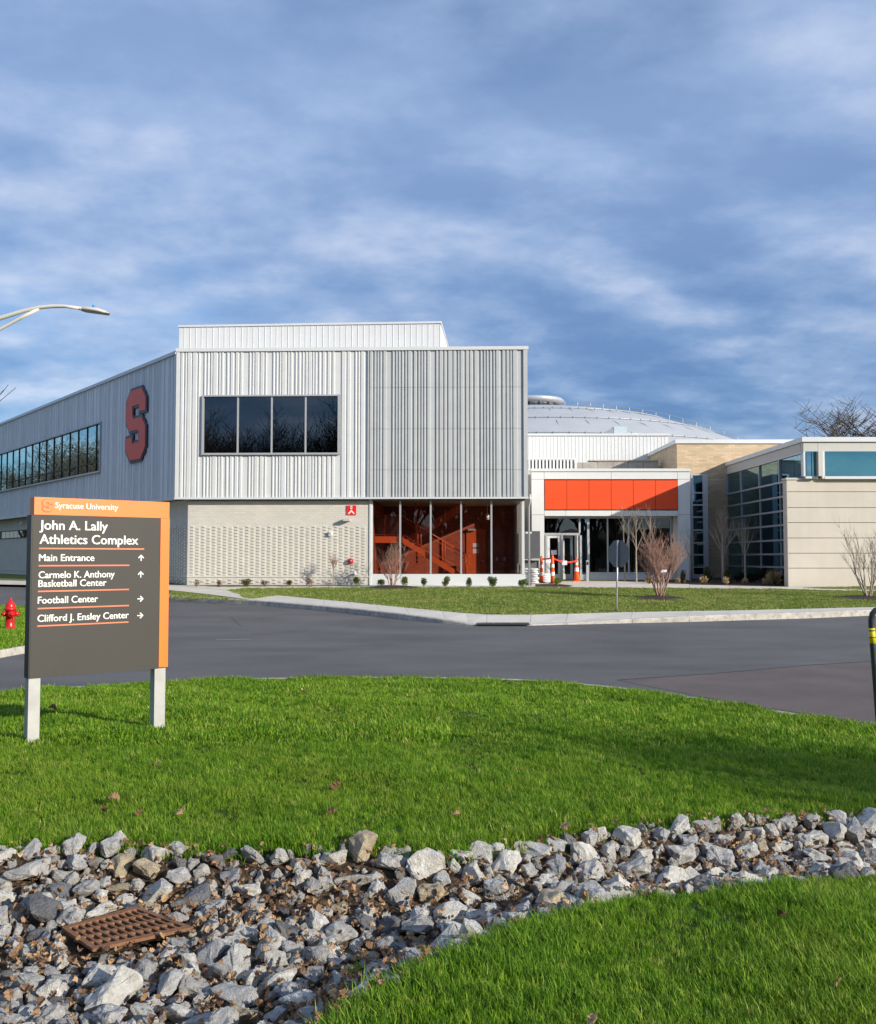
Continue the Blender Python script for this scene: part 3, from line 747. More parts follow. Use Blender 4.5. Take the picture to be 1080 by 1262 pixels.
# front window
fw = F1.part('window', M['alu'], mainb, wx0 - .08, wx1 + .08, wz1 + .0, wz1 + .07, -.1, .17)
F1.part('sill', M['alu'], fw, wx0 - .08, wx1 + .08, wz0 - .09, wz0 + .0, -.1, .18)
F1.part('frame', M['alu'], fw, wx0 - .08, wx0, wz0 + .002, wz1 - .002, -.1, .169)
F1.part('frame', M['alu'], fw, wx1, wx1 + .08, wz0 + .002, wz1 - .002, -.1, .169)
mx = [F1.S(x) for x in (292, 334, 376)]
for x in mx: F1.part('mullion', M['alu'], fw, x - .035, x + .035, wz0 + .002, wz1 - .002, -.06, .10)
es = [wx0] + mx + [wx1]
for i in range(4): F1.part('pane', M['g_dark'], fw, es[i] + .036, es[i + 1] - .036, wz0 + .003, wz1 - .003, .02, .03)
def room(fr, parent, a0, a1, z0, z1, d0, d1, m, name='room_lining'):
    b = MB(); t = .08
    fr.box(b, a0 - t, a1 + t, z0 - t, z1 + t, d1 - t, d1); fr.box(b, a0 - t, a0, z0, z1, d1, d0); fr.box(b, a1, a1 + t, z0, z1, d1, d0)
    fr.box(b, a0 - t, a1 + t, z0 - t, z0, d1, d0); fr.box(b, a0 - t, a1 + t, z1, z1 + t, d1, d0)
    return b.build(name, m, parent)
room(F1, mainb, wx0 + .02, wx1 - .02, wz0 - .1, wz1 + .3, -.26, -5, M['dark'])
# penthouse screen
pA, pB = atY(221, 401, 46.8), atY(543, 396, 46.0); zp = (pA.z + pB.z) / 2; pC = atY(550.5, 424, 50.9)
FP = Fr(pA, pB); FP2 = Fr(pB, (pC.x + .02, pC.y)); ph = None
for fr, ln in ((FP, FP.len), (FP2, FP2.len * 2)):
    b = MB(); pr = []; a = 0
    while a < ln - .05:
        pr += [(a, 0), (a + .26, 0), (a + .265, .018), (a + .282, .018), (a + .287, 0)]; a += .29
    pr.append((ln, 0)); fr.corr(b, pr, ztop - .25, zp - .1); fr.box(b, 0, ln, ztop - .25, zp - .12, -.25, -.01)
    b.build('penthouse_screen', M['whitepanel'], mainb)
    fr.part('screen_cap', M['trim'], mainb, -.03, ln + .02, zp - .098, zp, -.27, .06)
b = MB(); b.box(pA.x, pA.x + .2, pA.y + .2, pA.y + 12, ztop - .25, zp - .11); b.build('penthouse_screen', M['whitepanel'], mainb)
# left facade siding
rl = random.Random(4)
nP = 40
for i in range(nP):
    p0, p1 = edge + (sL - edge) * i / nP, edge + (sL - edge) * (i + 1) / nP
    pr = [(p0 + .004, .02)]; a = p0 + .02
    while a < p1 - .1:
        w = rl.choice((.07, .16, .30, .42)); w = min(w, p1 - a - .05)
        if w < .05: break
        pr += [(a, .02), (a + .012, .065), (a + .035, .065), (a + .047, .02)]; a += w + .05
    pr.append((p1 - .004, .02))
    spans = [(zbot + .06, ztl - .16)]
    if p1 > lw_a - .05: spans = [(zbot + .06, lw_zb - .1), (lw_zt + .08, ztl - .16)]
    if p0 < lw_a < p1:
        pa = [q for q in pr if q[0] < lw_a - .05] + [(lw_a - .05, .02)]; pb = [(lw_a - .05, .02)] + [q for q in pr if q[0] >= lw_a - .05]
        for q, sp in ((pa, [(zbot + .06, ztl - .16)]), (pb, spans)):
            for z0, z1 in sp: b = MB(); LEFT.corr(b, q, z0, z1); b.build('siding_panel', M['sidingskylit'], mainb)
        continue
    for z0, z1 in spans: b = MB(); LEFT.corr(b, pr, z0, z1); b.build('siding_panel', M['sidingskylit'], mainb)
LEFT.part('corner_trim', M['trim'], mainb, .0, edge - .004, zbot + .06, ztl - .16, .002, .08)
LEFT.part('roof_edge', M['trim'], mainb, -.02, sL, ztl - .155, ztl, -.3, .12)
LEFT.part('base_trim', M['trim'], mainb, -.02, sL, zbot - .03, zbot + .055, -.25, .10)
# ribbon window
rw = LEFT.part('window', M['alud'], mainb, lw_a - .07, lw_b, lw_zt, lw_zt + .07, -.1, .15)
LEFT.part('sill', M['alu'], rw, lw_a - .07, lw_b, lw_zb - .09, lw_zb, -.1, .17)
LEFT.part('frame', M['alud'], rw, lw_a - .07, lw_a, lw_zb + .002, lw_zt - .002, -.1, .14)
ztr = LEFT.Z(126, 568.5)
sp = 1.52; k = 0; a = lw_a + .75
cells = [lw_a]
while a < lw_b: cells.append(a); a += sp
cells.append(lw_b)
for i in range(len(cells) - 1):
    c0, c1 = cells[i], cells[i + 1]
    if i: LEFT.part('mullion', M['signside'], rw, c0 - .03, c0 + .03, lw_zb + .002, lw_zt - .002, -.05, .07)
    LEFT.part('transom', M['signside'], rw, c0 + .032, c1 - .032, ztr - .03, ztr + .03, -.04, .06)
    LEFT.part('pane', M['g_left'], rw, c0 + .032, c1 - .032, ztr + .032, lw_zt - .003, .015, .025)
    LEFT.part('pane', M['g_left'], rw, c0 + .032, c1 - .032, lw_zb + .003, ztr - .032, .015, .025)
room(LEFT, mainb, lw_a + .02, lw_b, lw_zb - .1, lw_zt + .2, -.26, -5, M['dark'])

# lower brick volume
DB = -.30
b0, b1 = F1.S(231, DB), F1.S(455.5, DB); zg = H(44.3) - .3
F1.part('brick_wall', M['brick'], mainb, b0, b1, zg, zbot - .03, DB - .4, DB)
b = MB(); bw, bh = .15, .068
zr0, zr1 = F1.Z(340, 648, DB), F1.Z(340, 719, DB)
ncol = 32; nrow = 19; zband = F1.Z(340, 710.5, DB)
for c in range(ncol):
    ac = b0 + .22 + (b1 - b0 - .5) * c / (ncol - 1)
    for r_ in range(nrow):
        z = zr0 - (r_ + .5 * (c % 2)) * (zr0 - zr1) / nrow
        if abs(z - zband) < .06 or z < H(44) + .05: continue
        # a tilted projecting brick
        b.hexa([F1.p(ac - bw / 2, DB + .03, z - bh), F1.p(ac + bw / 2, DB + .065, z - bh), F1.p(ac + bw / 2, DB, z - bh), F1.p(ac - bw / 2, DB, z - bh),
                F1.p(ac - bw / 2, DB + .002, z), F1.p(ac + bw / 2, DB + .04, z), F1.p(ac + bw / 2, DB, z), F1.p(ac - bw / 2, DB, z)])
b.build('projecting_bricks', M['brickp'], mainb, kind='stuff')
F1.part('stone_band', M['brickp'], mainb, b0, b1, zband - .03, zband + .03, DB + .002, DB + .035)
F1.part('edge_trim', M['trim'], mainb, b1, b1 + .09, zg, zbot - .03, DB - .3, DB + .05)
F1.part('soffit_shade_strip', M['signback'], mainb, b0, W - .1, zbot - .10, zbot - .031, DB + .003, -.26)  # dark strip whose colour carries the shade line under the overhang
# left return of the brick volume
Cb = F1.p(b0, DB, 0); LB = Fr(Cb, (Cb.x - .627 * 55, Cb.y + .779 * 55), flip=True)
LB.part('brick_wall', M['brick'], mainb, .0, 48, zg, zbot - .03, -.4, -.002)
b = MB()
for c in range(96):
    ac = .25 + c * .27
    for r_ in range(nrow):
        z = zr0 - (r_ + .5 * (c % 2)) * (zr0 - zr1) / nrow
        if abs(z - zband) < .06: continue
        LB.box(b, ac - .06, ac + .06, z - bh, z, -.002, .05)
b.build('projecting_bricks', M['brickp'], mainb, kind='stuff')
LB.part('stone_band', M['brickp'], mainb, .01, 48, zband - .03, zband + .03, .0, .03)
sw0, sw1 = LB.S(33), LB.S(10); swt, swb = LB.Z(33, 652.5), LB.Z(33, 663)
sw = LB.part('window', M['signside'], mainb, sw0, sw1 + 4, swb, swt, -.1, .02)
for i in range(6):
    q = sw0 + .08 + i * 1.05; LB.part('pane', M['g_dark'], sw, q, q + .97, swb + .07, swt - .07, .022, .03)

# ---- stairwell glazing
gx0 = b1 + .09; gx1 = F1.S(643.5, DB); gz0 = F1.Z(550, 707.5, DB); gz1 = zbot - .03
F1.part('sill_wall', M['trim'], mainb, gx0, W - .12, zg, gz0, DB - .25, DB)
F1.part('column', M['trim'], mainb, gx1, gx1 + .12, gz0, gz1 + .0, DB - .12, DB + .02)
F1.part('column', M['trim'], mainb, gx0, gx0 + .06, gz0, gz1, DB - .12, DB + .02)
mxs = [F1.S(x, DB) for x in (493.3, 531, 568.6, 606)]
gw = F1.part('stair_window', M['alu'], mainb, gx0 + .062, gx1 - .002, gz1 - .05, gz1 - .002, DB - .12, DB - .0)
es = [gx0 + .06] + mxs + [gx1]
for x in mxs: F1.part('mullion', M['alu'], gw, x - .04, x + .04, gz0 + .002, gz1 - .052, DB - .14, DB + .01)
for i in range(5): F1.part('pane', M['g_clear'], gw, es[i] + .041, es[i + 1] - .041, gz0 + .003, gz1 - .053, DB - .07, DB - .06)
# side glazing on the right, back wall, room
gdep = 7.2; fz = H(44) + .03
FS = Fr(F1.p(gx1 + .06, DB - .12, 0), F1.p(gx1 + .06, DB - gdep, 0)); FS.n = F1.u.copy()
for k in range(5):
    a0_, a1_ = k * (gdep - .12) / 5, (k + 1) * (gdep - .12) / 5
    b = MB(); q = F1
    s_, e_ = DB - .12 - a0_, DB - .12 - a1_
    F1.part('pane', M['g_clear'], gw, gx1 + .05, gx1 + .06, gz0, gz1 - .06, e_ + .03, s_ - .03)
    F1.part('mullion', M['alu'], gw, gx1 + .01, gx1 + .10, gz0, gz1 - .06, e_ - .03, e_ + .028)
F1.part('sill_wall', M['trim'], mainb, gx1 - .02, gx1 + .12, zg, gz0 - .002, DB - gdep, DB - .252)
F1.part('back_wall', M['rustb'], mainb, gx0 - .3, gx1 + .1, fz, gz1 + .6, DB - gdep - .2, DB - gdep)
F1.part('side_wall', M['rust'], mainb, gx0 - .3, gx0 - .05, fz, gz1 + .6, DB - gdep + .002, DB - .42)
F1.part('floor', M['floorroom'], mainb, gx0 - .3, gx1 + .1, fz - .1, fz, DB - gdep, DB - .26)
# door in the back wall
DD = DB - gdep
dz0 = fz
def bpx(px, py, d): return F1.hit(px, py, d)
da0, da1 = bpx(575, 687, DD)[0], bpx(599, 687, DD)[0]; dzt = F1.Z(587, 652, DD)
door = F1.part('door', M['stairred'], mainb, da0, da1, dz0, dzt, DD + .002, DD + .06)
F1.pxbox('notice', M['paper'], door, 583, 590.5, 669.5, 674.5, DD + .061, DD + .068)
F1.pxbox('notice', M['paper'], door, 583, 590.5, 676.5, 682, DD + .061, DD + .068)
F1.pxbox('handle', M['alu'], door, 593, 596, 690.5, 692, DD + .061, DD + .12)
F1.pxbox('exit_light', M['alu'], mainb, 577, 586, 651.6, 654, DD + .08, DD + .25)
for x in (612.5, 622): F1.pxbox('switch_plate', M['paper'], mainb, x - 1.2, x + 1.2, 686.5, 691, DD + .002, DD + .02)
# staircase
DS0, DS1 = DB - 2.2, DB - 3.4
st = thing('staircase', 'orange painted steel staircase descending rightwards inside the glazed stairwell', 'staircase', tuple(F1.p(gx0 + 1, DS0, fz)))
def P1(px, py, d): a, z = F1.hit(px, py, d); return F1.p(a, d, z)
def slopebox(mb, p0, p1, h, d0, d1):     # px points of the top edge at d0
    (a0, z0), (a1, z1) = F1.hit(*p0, d0), F1.hit(*p1, d0)
    mb.hexa([F1.p(a0, d0, z0 - h), F1.p(a1, d0, z1 - h), F1.p(a1, d1, z1 - h), F1.p(a0, d1, z0 - h), F1.p(a0, d0, z0), F1.p(a1, d0, z1), F1.p(a1, d1, z1), F1.p(a0, d1, z0)])
b = MB(); slopebox(b, (440, 661), (497, 661), .32, DS0, DS1); b.build('landing', M['stairred'], st)
for dd in (DS0, DS1 + .08):
    b = MB(); slopebox(b, (497, 662.5), (566, 705), .30, dd, dd - .07); b.build('stringer', M['stairred'], st)
(ta, tz), (tb, tzb) = F1.hit(497, 662.5, DS0), F1.hit(566, 705, DS0)
for k in range(13):
    t = (k + .5) / 13; aa = ta + (tb - ta) * t; zz = tz + (fz + .1 - tz) * t
    F1.part('tread', M['stairred'], st, aa - .02, aa + .27, zz - .06, zz - .02, DS1 + .085, DS0 - .075)
b = MB()
for dd in (DS0 - .03,):
    rp = [P1(440, 634.8, dd), P1(494.5, 634.8, dd), P1(574, 683.5, dd), P1(574.5, 706.5, dd)]; b.tube(rp[:3], .03, 6); b.tube(rp[2:], .03, 6)
    b.tube([P1(574, 684, dd), P1(580, 686, dd)], .03, 6); b.tube([P1(574, 694, dd), P1(580, 695, dd)], .025, 6)
    for (xa, ya, yb) in ((459, 634.8, 661), (474.5, 634.8, 661), (490, 634.8, 661), (515, 647.5, 673), (519, 649.5, 676), (545, 665.8, 691), (548.5, 668, 693)): b.tube([P1(xa, ya, dd), P1(xa, yb, dd)], .028, 6)
    b.tube([P1(497, 641, dd), P1(572, 688, dd)], .018, 6); b.tube([P1(497, 659, dd), P1(572, 704, dd)], .018, 6)
b.build('railing', M['stairred'], st)
mesh_panel = mat('perforated_panel', (.20, .04, .018), .6)
b = MB(); F1.box(b, F1.S(460.5, DS0), F1.S(473.5, DS0), F1.Z(467, 659.5, DS0), F1.Z(467, 637.5, DS0), DS0 - .035, DS0 - .03)
F1.box(b, F1.S(476, DS0), F1.S(489, DS0), F1.Z(482, 659.5, DS0), F1.Z(482, 637.5, DS0), DS0 - .035, DS0 - .03)
b.build('infill_panel', mesh_panel, st)
DU = DB - 5.0
b = MB(); slopebox(b, (497, 665), (573, 617), .40, DU, DU - 1.2); b.build('upper_flight', M['stairred'], st)
b = MB(); b.tube([P1(512, 612, DS1), P1(514, 694, DS1)], .05, 6); b.tube([P1(516, 612, DS1), P1(524, 650, DS1)], .03, 6); b.build('hanger', M['stairred'], st)
for i, (x, y) in enumerate(((601, 637),)):
    o = MB(); p = P1(x, y, DB - 3); o.tube([p + Vector((0, 0, .16)), p - Vector((0, 0, .14))], .09, 10); o.tube([p + Vector((0, 0, .1)), p + Vector((0, 0, 2))], .012, 5)
    tag(o.build('pendant_lamp', M['reflect'], origin=p), 'small white cylinder pendant lamp hanging in front of the orange stairwell door', 'lamp')
for i, (x, y, lb) in enumerate(((549, 644.5, 'small white spotlight left of centre in the stairwell ceiling dark'), (563.5, 636, 'small white spotlight under the upper stair flight'), (575, 629, 'small white spotlight above the stairwell door'))):
    p = P1(x, y, DB - 4.6); o = MB(); o.tube([p, p + Vector((-.07, -.10, -.1))], .055, 8); o.tube([p, p + Vector((0, .0, .7))], .01, 4)
    tag(o.build('spotlight', M['reflect'], origin=p), lb, 'spotlight', 'spotlights in the stairwell')

# ---- wall fixtures
def emblem_poly(kind=0):
    # block letter with cut corners on a 10 x 14 grid
    return [(0, 2.2), (0, 4.6), (3.2, 4.6), (3.2, 3.3), (6.8, 3.3), (6.8, 5.3), (6.2, 5.9), (2.0, 5.9), (0, 7.9), (0, 11.8), (2.2, 14), (7.8, 14), (10, 11.8), (10, 9.4), (6.8, 9.4), (6.8, 10.9), (3.2, 10.9), (3.2, 8.9), (3.9, 8.2), (8.0, 8.2), (10, 6.2), (10, 2.2), (7.8, 0), (2.2, 0)]
def poly_off(P, o):
    out = []; n = len(P)
    for i in range(n):
        a, b_, c = Vector(P[i - 1]), Vector(P[i]), Vector(P[(i + 1) % n]); e1 = (b_ - a).normalized(); e2 = (c - b_).normalized()
        n1 = Vector((e1.y, -e1.x)); n2 = Vector((e2.y, -e2.x)); m_ = (n1 + n2); m_ = m_ / max(m_.dot(n1), .3)
        out.append((b_.x + m_.x * o, b_.y + m_.y * o))
    return out
def poly_area(P): return sum(P[i - 1][0] * P[i][1] - P[i][0] * P[i - 1][1] for i in range(len(P))) / 2
def emblem(fr, a0, a1, z0, z1, d0, d1, off, mir=False):
    P = emblem_poly()
    if poly_area(P) < 0: P = P[::-1]
    P = poly_off(P, off); b = MB(); n = len(P)
    Q = [(a0 + (a1 - a0) * ((10 - x) if mir else x) / 10, z0 + (z1 - z0) * y / 14) for x, y in P]
    tri = tessellate_polygon([[Vector((x, y, 0)) for x, y in Q]])
    b.add([fr.p(x, d1, y) for x, y in Q] + [fr.p(x, d0, y) for x, y in Q], [tuple(t) for t in tri] + [(i, (i + 1) % n, n + (i + 1) % n, n + i) for i in range(n)])
    return b
ea0, ea1 = LEFT.S(181.5), LEFT.S(155.5); ez1, ez0 = LEFT.Z(168, 477, .2), LEFT.Z(168, 568, .2)
em = thing('letter_emblem', 'giant dull red block letter S with navy outline mounted on the left corrugated wall', 'sign', tuple(LEFT.p((ea0 + ea1) / 2, .1, ez0)))
lo_, hi_ = min(ea0, ea1), max(ea0, ea1)
emblem(LEFT, lo_ + .12, hi_ - .12, ez0 + .10, ez1 - .10, .05, .13, .52, True).build('outline', M['navy'], em)
emblem(LEFT, lo_ + .12, hi_ - .12, ez0 + .10, ez1 - .10, .131, .16, .02, True).build('letter_face', M['red'], em)

# red square fire access sign, light, strobe, connections
rs = thing('fire_sign', 'small red square sign with white figure high on the white brick wall', 'sign', tuple(F1.p(F1.S(433, DB), DB + .05, F1.Z(433, 629, DB))))
F1.pxbox('plate', M['signred'], rs, 427.5, 439, 623, 634.4, DB + .012, DB + .05)
b = MB()
cx, cz = F1.hit(433.2, 628.5, DB + .05); u_ = .042
def q2(x, z): return F1.p(cx + x * u_, DB + .053, cz + z * u_)
for poly in ([(-1, 1.2), (-1, 4), (-.4, 4.5), (.4, 4.5), (1, 4), (1, 1.2), (.45, .8), (-.45, .8)],): 
    n_ = len(poly); inner = [(x * .42, 2.6 + (z - 2.6) * .55) for x, z in poly]
    b.add([q2(*p) for p in poly] + [q2(*p) for p in inner], [(i, (i + 1) % n_, n_ + (i + 1) % n_, n_ + i)[::-1] for i in range(n_)])
b.add([q2(-3.6, -4.6), q2(-3.2, -3.2), q2(0, .2), q2(3.2, -3.2), q2(3.6, -4.6), q2(2.4, -4.4), q2(0, -1.9), q2(-2.4, -4.4)], [(0, 7, 1), (1, 7, 6, 2), (2, 6, 5, 3), (3, 5, 4)])
b.build('figure', M['letters'], rs)
def wallthing(fr, name, label, cat, px, py, d, build, group=None):
    a, z = fr.hit(px, py, d); t = thing(name, label, cat, tuple(fr.p(a, d, z)), group); build(t, a, z); return t
wallthing(F1, 'wall_light', 'bronze wedge wall light casting a shadow under the red square sign', 'wall light', 428, 641, DB, lambda t, a, z: (
    F1.part('housing', M['beigepanel'], t, a - .16, a + .16, z - .05, z + .06, DB + .003, DB + .36), F1.part('lens', M['reflect'], t, a - .13, a + .13, z - .062, z - .051, DB + .05, DB + .3)))
wallthing(F1, 'strobe_alarm', 'small white alarm strobe box on brick wall left of the red bell', 'alarm', 407.5, 657.5, DB, lambda t, a, z: (
    F1.part('box', M['reflect'], t, a - .07, a + .09, z - .10, z + .08, DB + .003, DB + .16), F1.part('lens', M['alu'], t, a - .05, a + .05, z - .04, z + .05, DB + .161, DB + .19)))
def bell(t, a, z):
    p = F1.p(a, DB, z); n_ = F1.n
    b = MB(); b.tube([p + n_ * .06, p + n_ * .12, p + n_ * .18, p + n_ * .215], [.135, .135, .11, .05], 18); b.build('gong', M['hydrant'], t)
    b = MB(); b.tube([p, p + n_ * .07], .05, 10); b.build('bracket', M['black'], t)
    b = MB(); b.tube([p + n_ * .216, p + n_ * .235], .05, 12); b.build('hub', M['signback'], t)
wallthing(F1, 'alarm_bell', 'round red alarm bell with dark centre on the projecting brick wall', 'bell', 432.5, 691.5, DB, bell)
def fdc(t, a, z):
    p = F1.p(a, DB, z); n_ = F1.n; b = MB(); b.tube([p, p + n_ * .30, p + n_ * .32 + Vector((0, 0, -.05))], [.045, .045, .06], 10); b.build('pipe', M['steel'], t)
    b = MB(); b.tube([p + n_ * .002, p + n_ * .02], .10, 14); b.build('flange', M['reflect'], t)
wallthing(F1, 'hose_bib', 'small metal water outlet low on brick wall above the green shrub', 'tap', 437.5, 707, DB, fdc)
wallthing(LB, 'wall_light', 'small white wall light under the soffit left of the directory sign', 'wall light', 29.5, 644.5, 0, lambda t, a, z: (
    LB.part('housing', M['reflect'], t, a - .2, a + .2, z - .08, z + .06, .003, .22), LB.part('lens', M['letters'], t, a - .14, a + .14, z - .095, z - .081, .03, .18)))

# ================================================================== ENTRANCE PAVILION
YP = 49.2
PVA, PVB = atY(655.6, 690, YP), atY(852, 690, YP); F2 = Fr(PVA, PVB)
pv = thing('entrance_pavilion', 'low white entrance pavilion with orange panel band above glass doors', 'building', (PVA.x, YP, H(YP)))
g2 = H(YP) - .1
X2 = lambda px, d=0: F2.S(px, d); Z2 = lambda py, d=0: F2.Z(740, py, d)
zt2 = Z2(577.5); zo0, zo1 = Z2(628), Z2(591.6); zh = Z2(636)
# white frame panels
def panel(x0, x1, y0, y1, d1=.0, m='whitepanel', fr=None, par=None, d0=-.3, nm='panel'):
    fr = fr or F2; a0, a1 = fr.S(x0), fr.S(x1); xm_ = (x0 + x1) / 2
    g = .008
    return fr.part(nm, M[m], par or pv, a0 + g, a1 - g, fr.Z(xm_, y1) + g, fr.Z(xm_, y0) - g, d0, d1)
F2.part('backing', M['joint'], pv, X2(656), X2(671), g2, zt2 - .2, -.5, -.302); F2.part('backing', M['joint'], pv, X2(838), X2(851.5), g2, zt2 - .2, -.5, -.302)
F2.part('backing', M['joint'], pv, X2(671), X2(838), zh + .02, zt2 - .2, -.5, -.302)
for (xa, xb) in ((655.6, 671.4), (671.4, 754.5), (754.5, 836.6), (836.6, 852)): panel(xa, xb, 581.3, 590.6)
for (xa, xb) in ((655.6, 671.4), (836.6, 852)): panel(xa, xb, 590.6, 634.4); panel(xa, xb, 634.4, 716.5)
for (xa, xb) in ((671.4, 698), (698, 754.5), (754.5, 811), (811, 836.6)): panel(xa, xb, 629, 636)
F2.part('roof_cap', M['trim'], pv, X2(655) , X2(852.5), zt2 - .15, zt2, -.6, .06)
for i in range(6):
    xa = 671.9 + 27.4 * i; panel(xa, xa + 27.3, 591.7, 628.2, .03, 'orange', nm='orange_panel')
b = MB(); b.box(PVA.x + .02, PVB.x - .02, YP + .52, YP + 12, zt2 - .35, zt2 - .2); b.build('roof', M['trim'], pv)
b = MB(); b.box(PVB.x - .2, PVB.x - .02, YP + .5, YP + 7, g2, zt2 - .36); b.build('side_wall', M['whitepanel'], pv)
b = MB(); b.box(PVA.x + .02, PVA.x + .2, YP + .5, YP + 12, g2, zt2 - .36); b.build('side_wall', M['beigepanel'], pv)
# recessed storefront: plane set back
DF = -.55
s0_, s1_ = X2(671.9, DF) - .25, X2(832, DF)
F2.part('soffit', M['fascia'], pv, X2(671), X2(837), zh - .0, zh + .015, -6, -.305)
F2.part('reveal', M['beigepanel'], pv, X2(829.3, DF), X2(836.8), g2, zh, DF - .2, -.302)
F2.part('bulkhead', M['whitepanel'], pv, X2(725, DF), X2(829, DF), g2, F2.Z(760, 706.3, DF), DF - .15, DF)
F2.part('bulkhead_ledge', M['trim'], pv, X2(725, DF), X2(829, DF), F2.Z(760, 706.3, DF), F2.Z(760, 705.3, DF), DF - .15, DF + .03)
sfw = F2.part('storefront', M['alu'], pv, X2(672, DF) - .1, X2(829, DF), zh - .10, zh - .001, DF - .1, DF + .02)
for px in (725.5, 749.3, 775.1, 802.0, 827.5):
    w_ = .075 if px > 726 else .12
    F2.part('mullion', M['alu'], sfw, X2(px, DF) - w_ / 2, X2(px, DF) + w_ / 2, F2.Z(760, 705.2, DF) if px > 726 else g2, zh - .101, DF - .1, DF + .02)
for xa, xb in ((726.9, 748.4), (750.2, 774.2), (776, 801.2), (802.9, 826.6)):
    F2.part('pane', M['g_mid'], sfw, X2(xa, DF) + .004, X2(xb, DF) - .004, F2.Z(760, 705.2, DF) + .003, zh - .102, DF - .05, DF - .04)
# door bay
zd1 = F2.Z(700, 658.5, DF)
F2.part('transom', M['alu'], sfw, X2(673, DF) - .1, X2(715, DF), zd1 - .05, zd1 + .07, DF - .1, DF + .015)
F2.part('pane', M['g_dark'], sfw, X2(673.5, DF), X2(713.7, DF), zd1 + .075, zh - .103, DF - .05, DF - .04)
F2.part('mullion', M['alu'], sfw, X2(713.8, DF), X2(716, DF), zd1 + .071, zh - .102, DF - .1, DF + .015)
for px in (673.5, 692.6, 716.0): F2.part('mullion', M['alu'], sfw, X2(px, DF) - .05, X2(px, DF) + .06, g2, zd1 - .052, DF - .1, DF + .016)
def door_leaf(x0, x1, d, lab=None):
    a0, a1 = X2(x0, DF), X2(x1, DF); zb = H(YP) + .02; zt = zd1 - .06; s = .13
    l = F2.part('door', M['trim'], pv, a0, a0 + s, zb, zt, d - .045, d)
    F2.part('stile', M['trim'], l, a1 - s, a1, zb, zt, d - .045, d); F2.part('rail', M['trim'], l, a0 + s, a1 - s, zb, zb + .28, d - .045, d); F2.part('rail', M['trim'], l, a0 + s, a1 - s, zt - .13, zt, d - .045, d)
    F2.part('pane', M['g_mid'], l, a0 + s, a1 - s, zb + .282, zt - .132, d - .03, d - .02)
    F2.part('handle', M['black'], l, a1 - .10, a1 - .07, zb + .9, zb + 1.25, d + .001, d + .05)
    return l
dl = door_leaf(675, 691.2, DF - .03); door_leaf(694.5, 708, DF - .5)
F2.pxbox('notice', M['paper'], dl, 680, 686.5, 678, 683.5, DF - .02, DF + .03)
# open leaf, seen edge on, and the vestibule glass return
F2.part('open_door', M['trim'], pv, X2(715.5, DF) - .3, X2(715.5, DF) - .245, H(YP) + .02, zd1 - .06, DF + .03, DF + .93)
F2.part('vestibule_pane', M['g_teald'], pv, X2(717, DF), X2(724, DF), H(YP) + .3, zh - .12, DF - .05, DF - .04)
F2.part('vestibule_base', M['whitepanel'], pv, X2(717, DF), X2(724, DF), g2, H(YP) + .29, DF - .1, DF)
b = MB(); room(F2, pv, X2(672, DF) - .2, X2(829, DF), H(YP) + .005, zh - .02, DF - .12, DF - 7, M['midroom'])
# lobby furniture: desk, chairs, shelf
lob = thing('reception_desk', 'pale reception desk standing inside the entrance lobby behind the panes', 'desk', tuple(F2.p(X2(760, -4), DF - 3, H(YP))))
F2.part('front', M['midroom'], lob, X2(735, -4), X2(785, -4), H(YP) + .01, H(YP) + 1.05, DF - 3.2, DF - 3); F2.part('worktop', M['floorroom'], lob, X2(734, -4), X2(786, -4), H(YP) + 1.051, H(YP) + 1.1, DF - 3.6, DF - 2.95)
shf = thing('display_shelf', 'pale open shelf unit behind the right lobby panes', 'shelf', tuple(F2.p(X2(790, -2), DF - 1.2, H(YP))))
for k in range(5): F2.part('shelf', M['fascia'], shf, X2(782, -2), X2(803, -2), H(YP) + .3 + .38 * k, H(YP) + .345 + .38 * k, DF - 1.5, DF - 1.1)
for px in (781.6, 803): F2.part('upright', M['fascia'], shf, X2(px, -2), X2(px, -2) + .05, H(YP) + .01, H(YP) + 1.95, DF - 1.5, DF - 1.1)

# step wall between main building and pavilion
lk = thing('link_wall', 'narrow beige metal link wall between the silver building and the white pavilion', 'wall', tuple(atY(652, 713, 51)))
b = MB(); pL, pR = atY(640, 690, 50.2), atY(657.5, 690, 50.2)
b.box(PB.x + .05, pR.x, 50.2, 50.5, H(50) - .1, atY(650, 580, 50.2).z); b.build('panel', M['beigepanel'], lk)
b = MB(); b.box(PB.x + .05, pR.x, 50.17, 50.53, atY(650, 580, 50.2).z, atY(650, 578.5, 50.2).z); b.build('cap', M['trim'], lk)
dp = MB(); q = F1.p(W + .12, -.2, 0)
dp.tube([(q.x, q.y, zbot + .2), (q.x, q.y, zbot - .1), (q.x - .05, q.y + .15, zbot - .35), (q.x - .05, q.y + .15, H(44))], .05, 8)
tag(dp.build('drain_pipe', M['alu'], origin=(q.x, q.y, H(44))), 'thin pale downpipe at the right corner of the silver building', 'pipe')

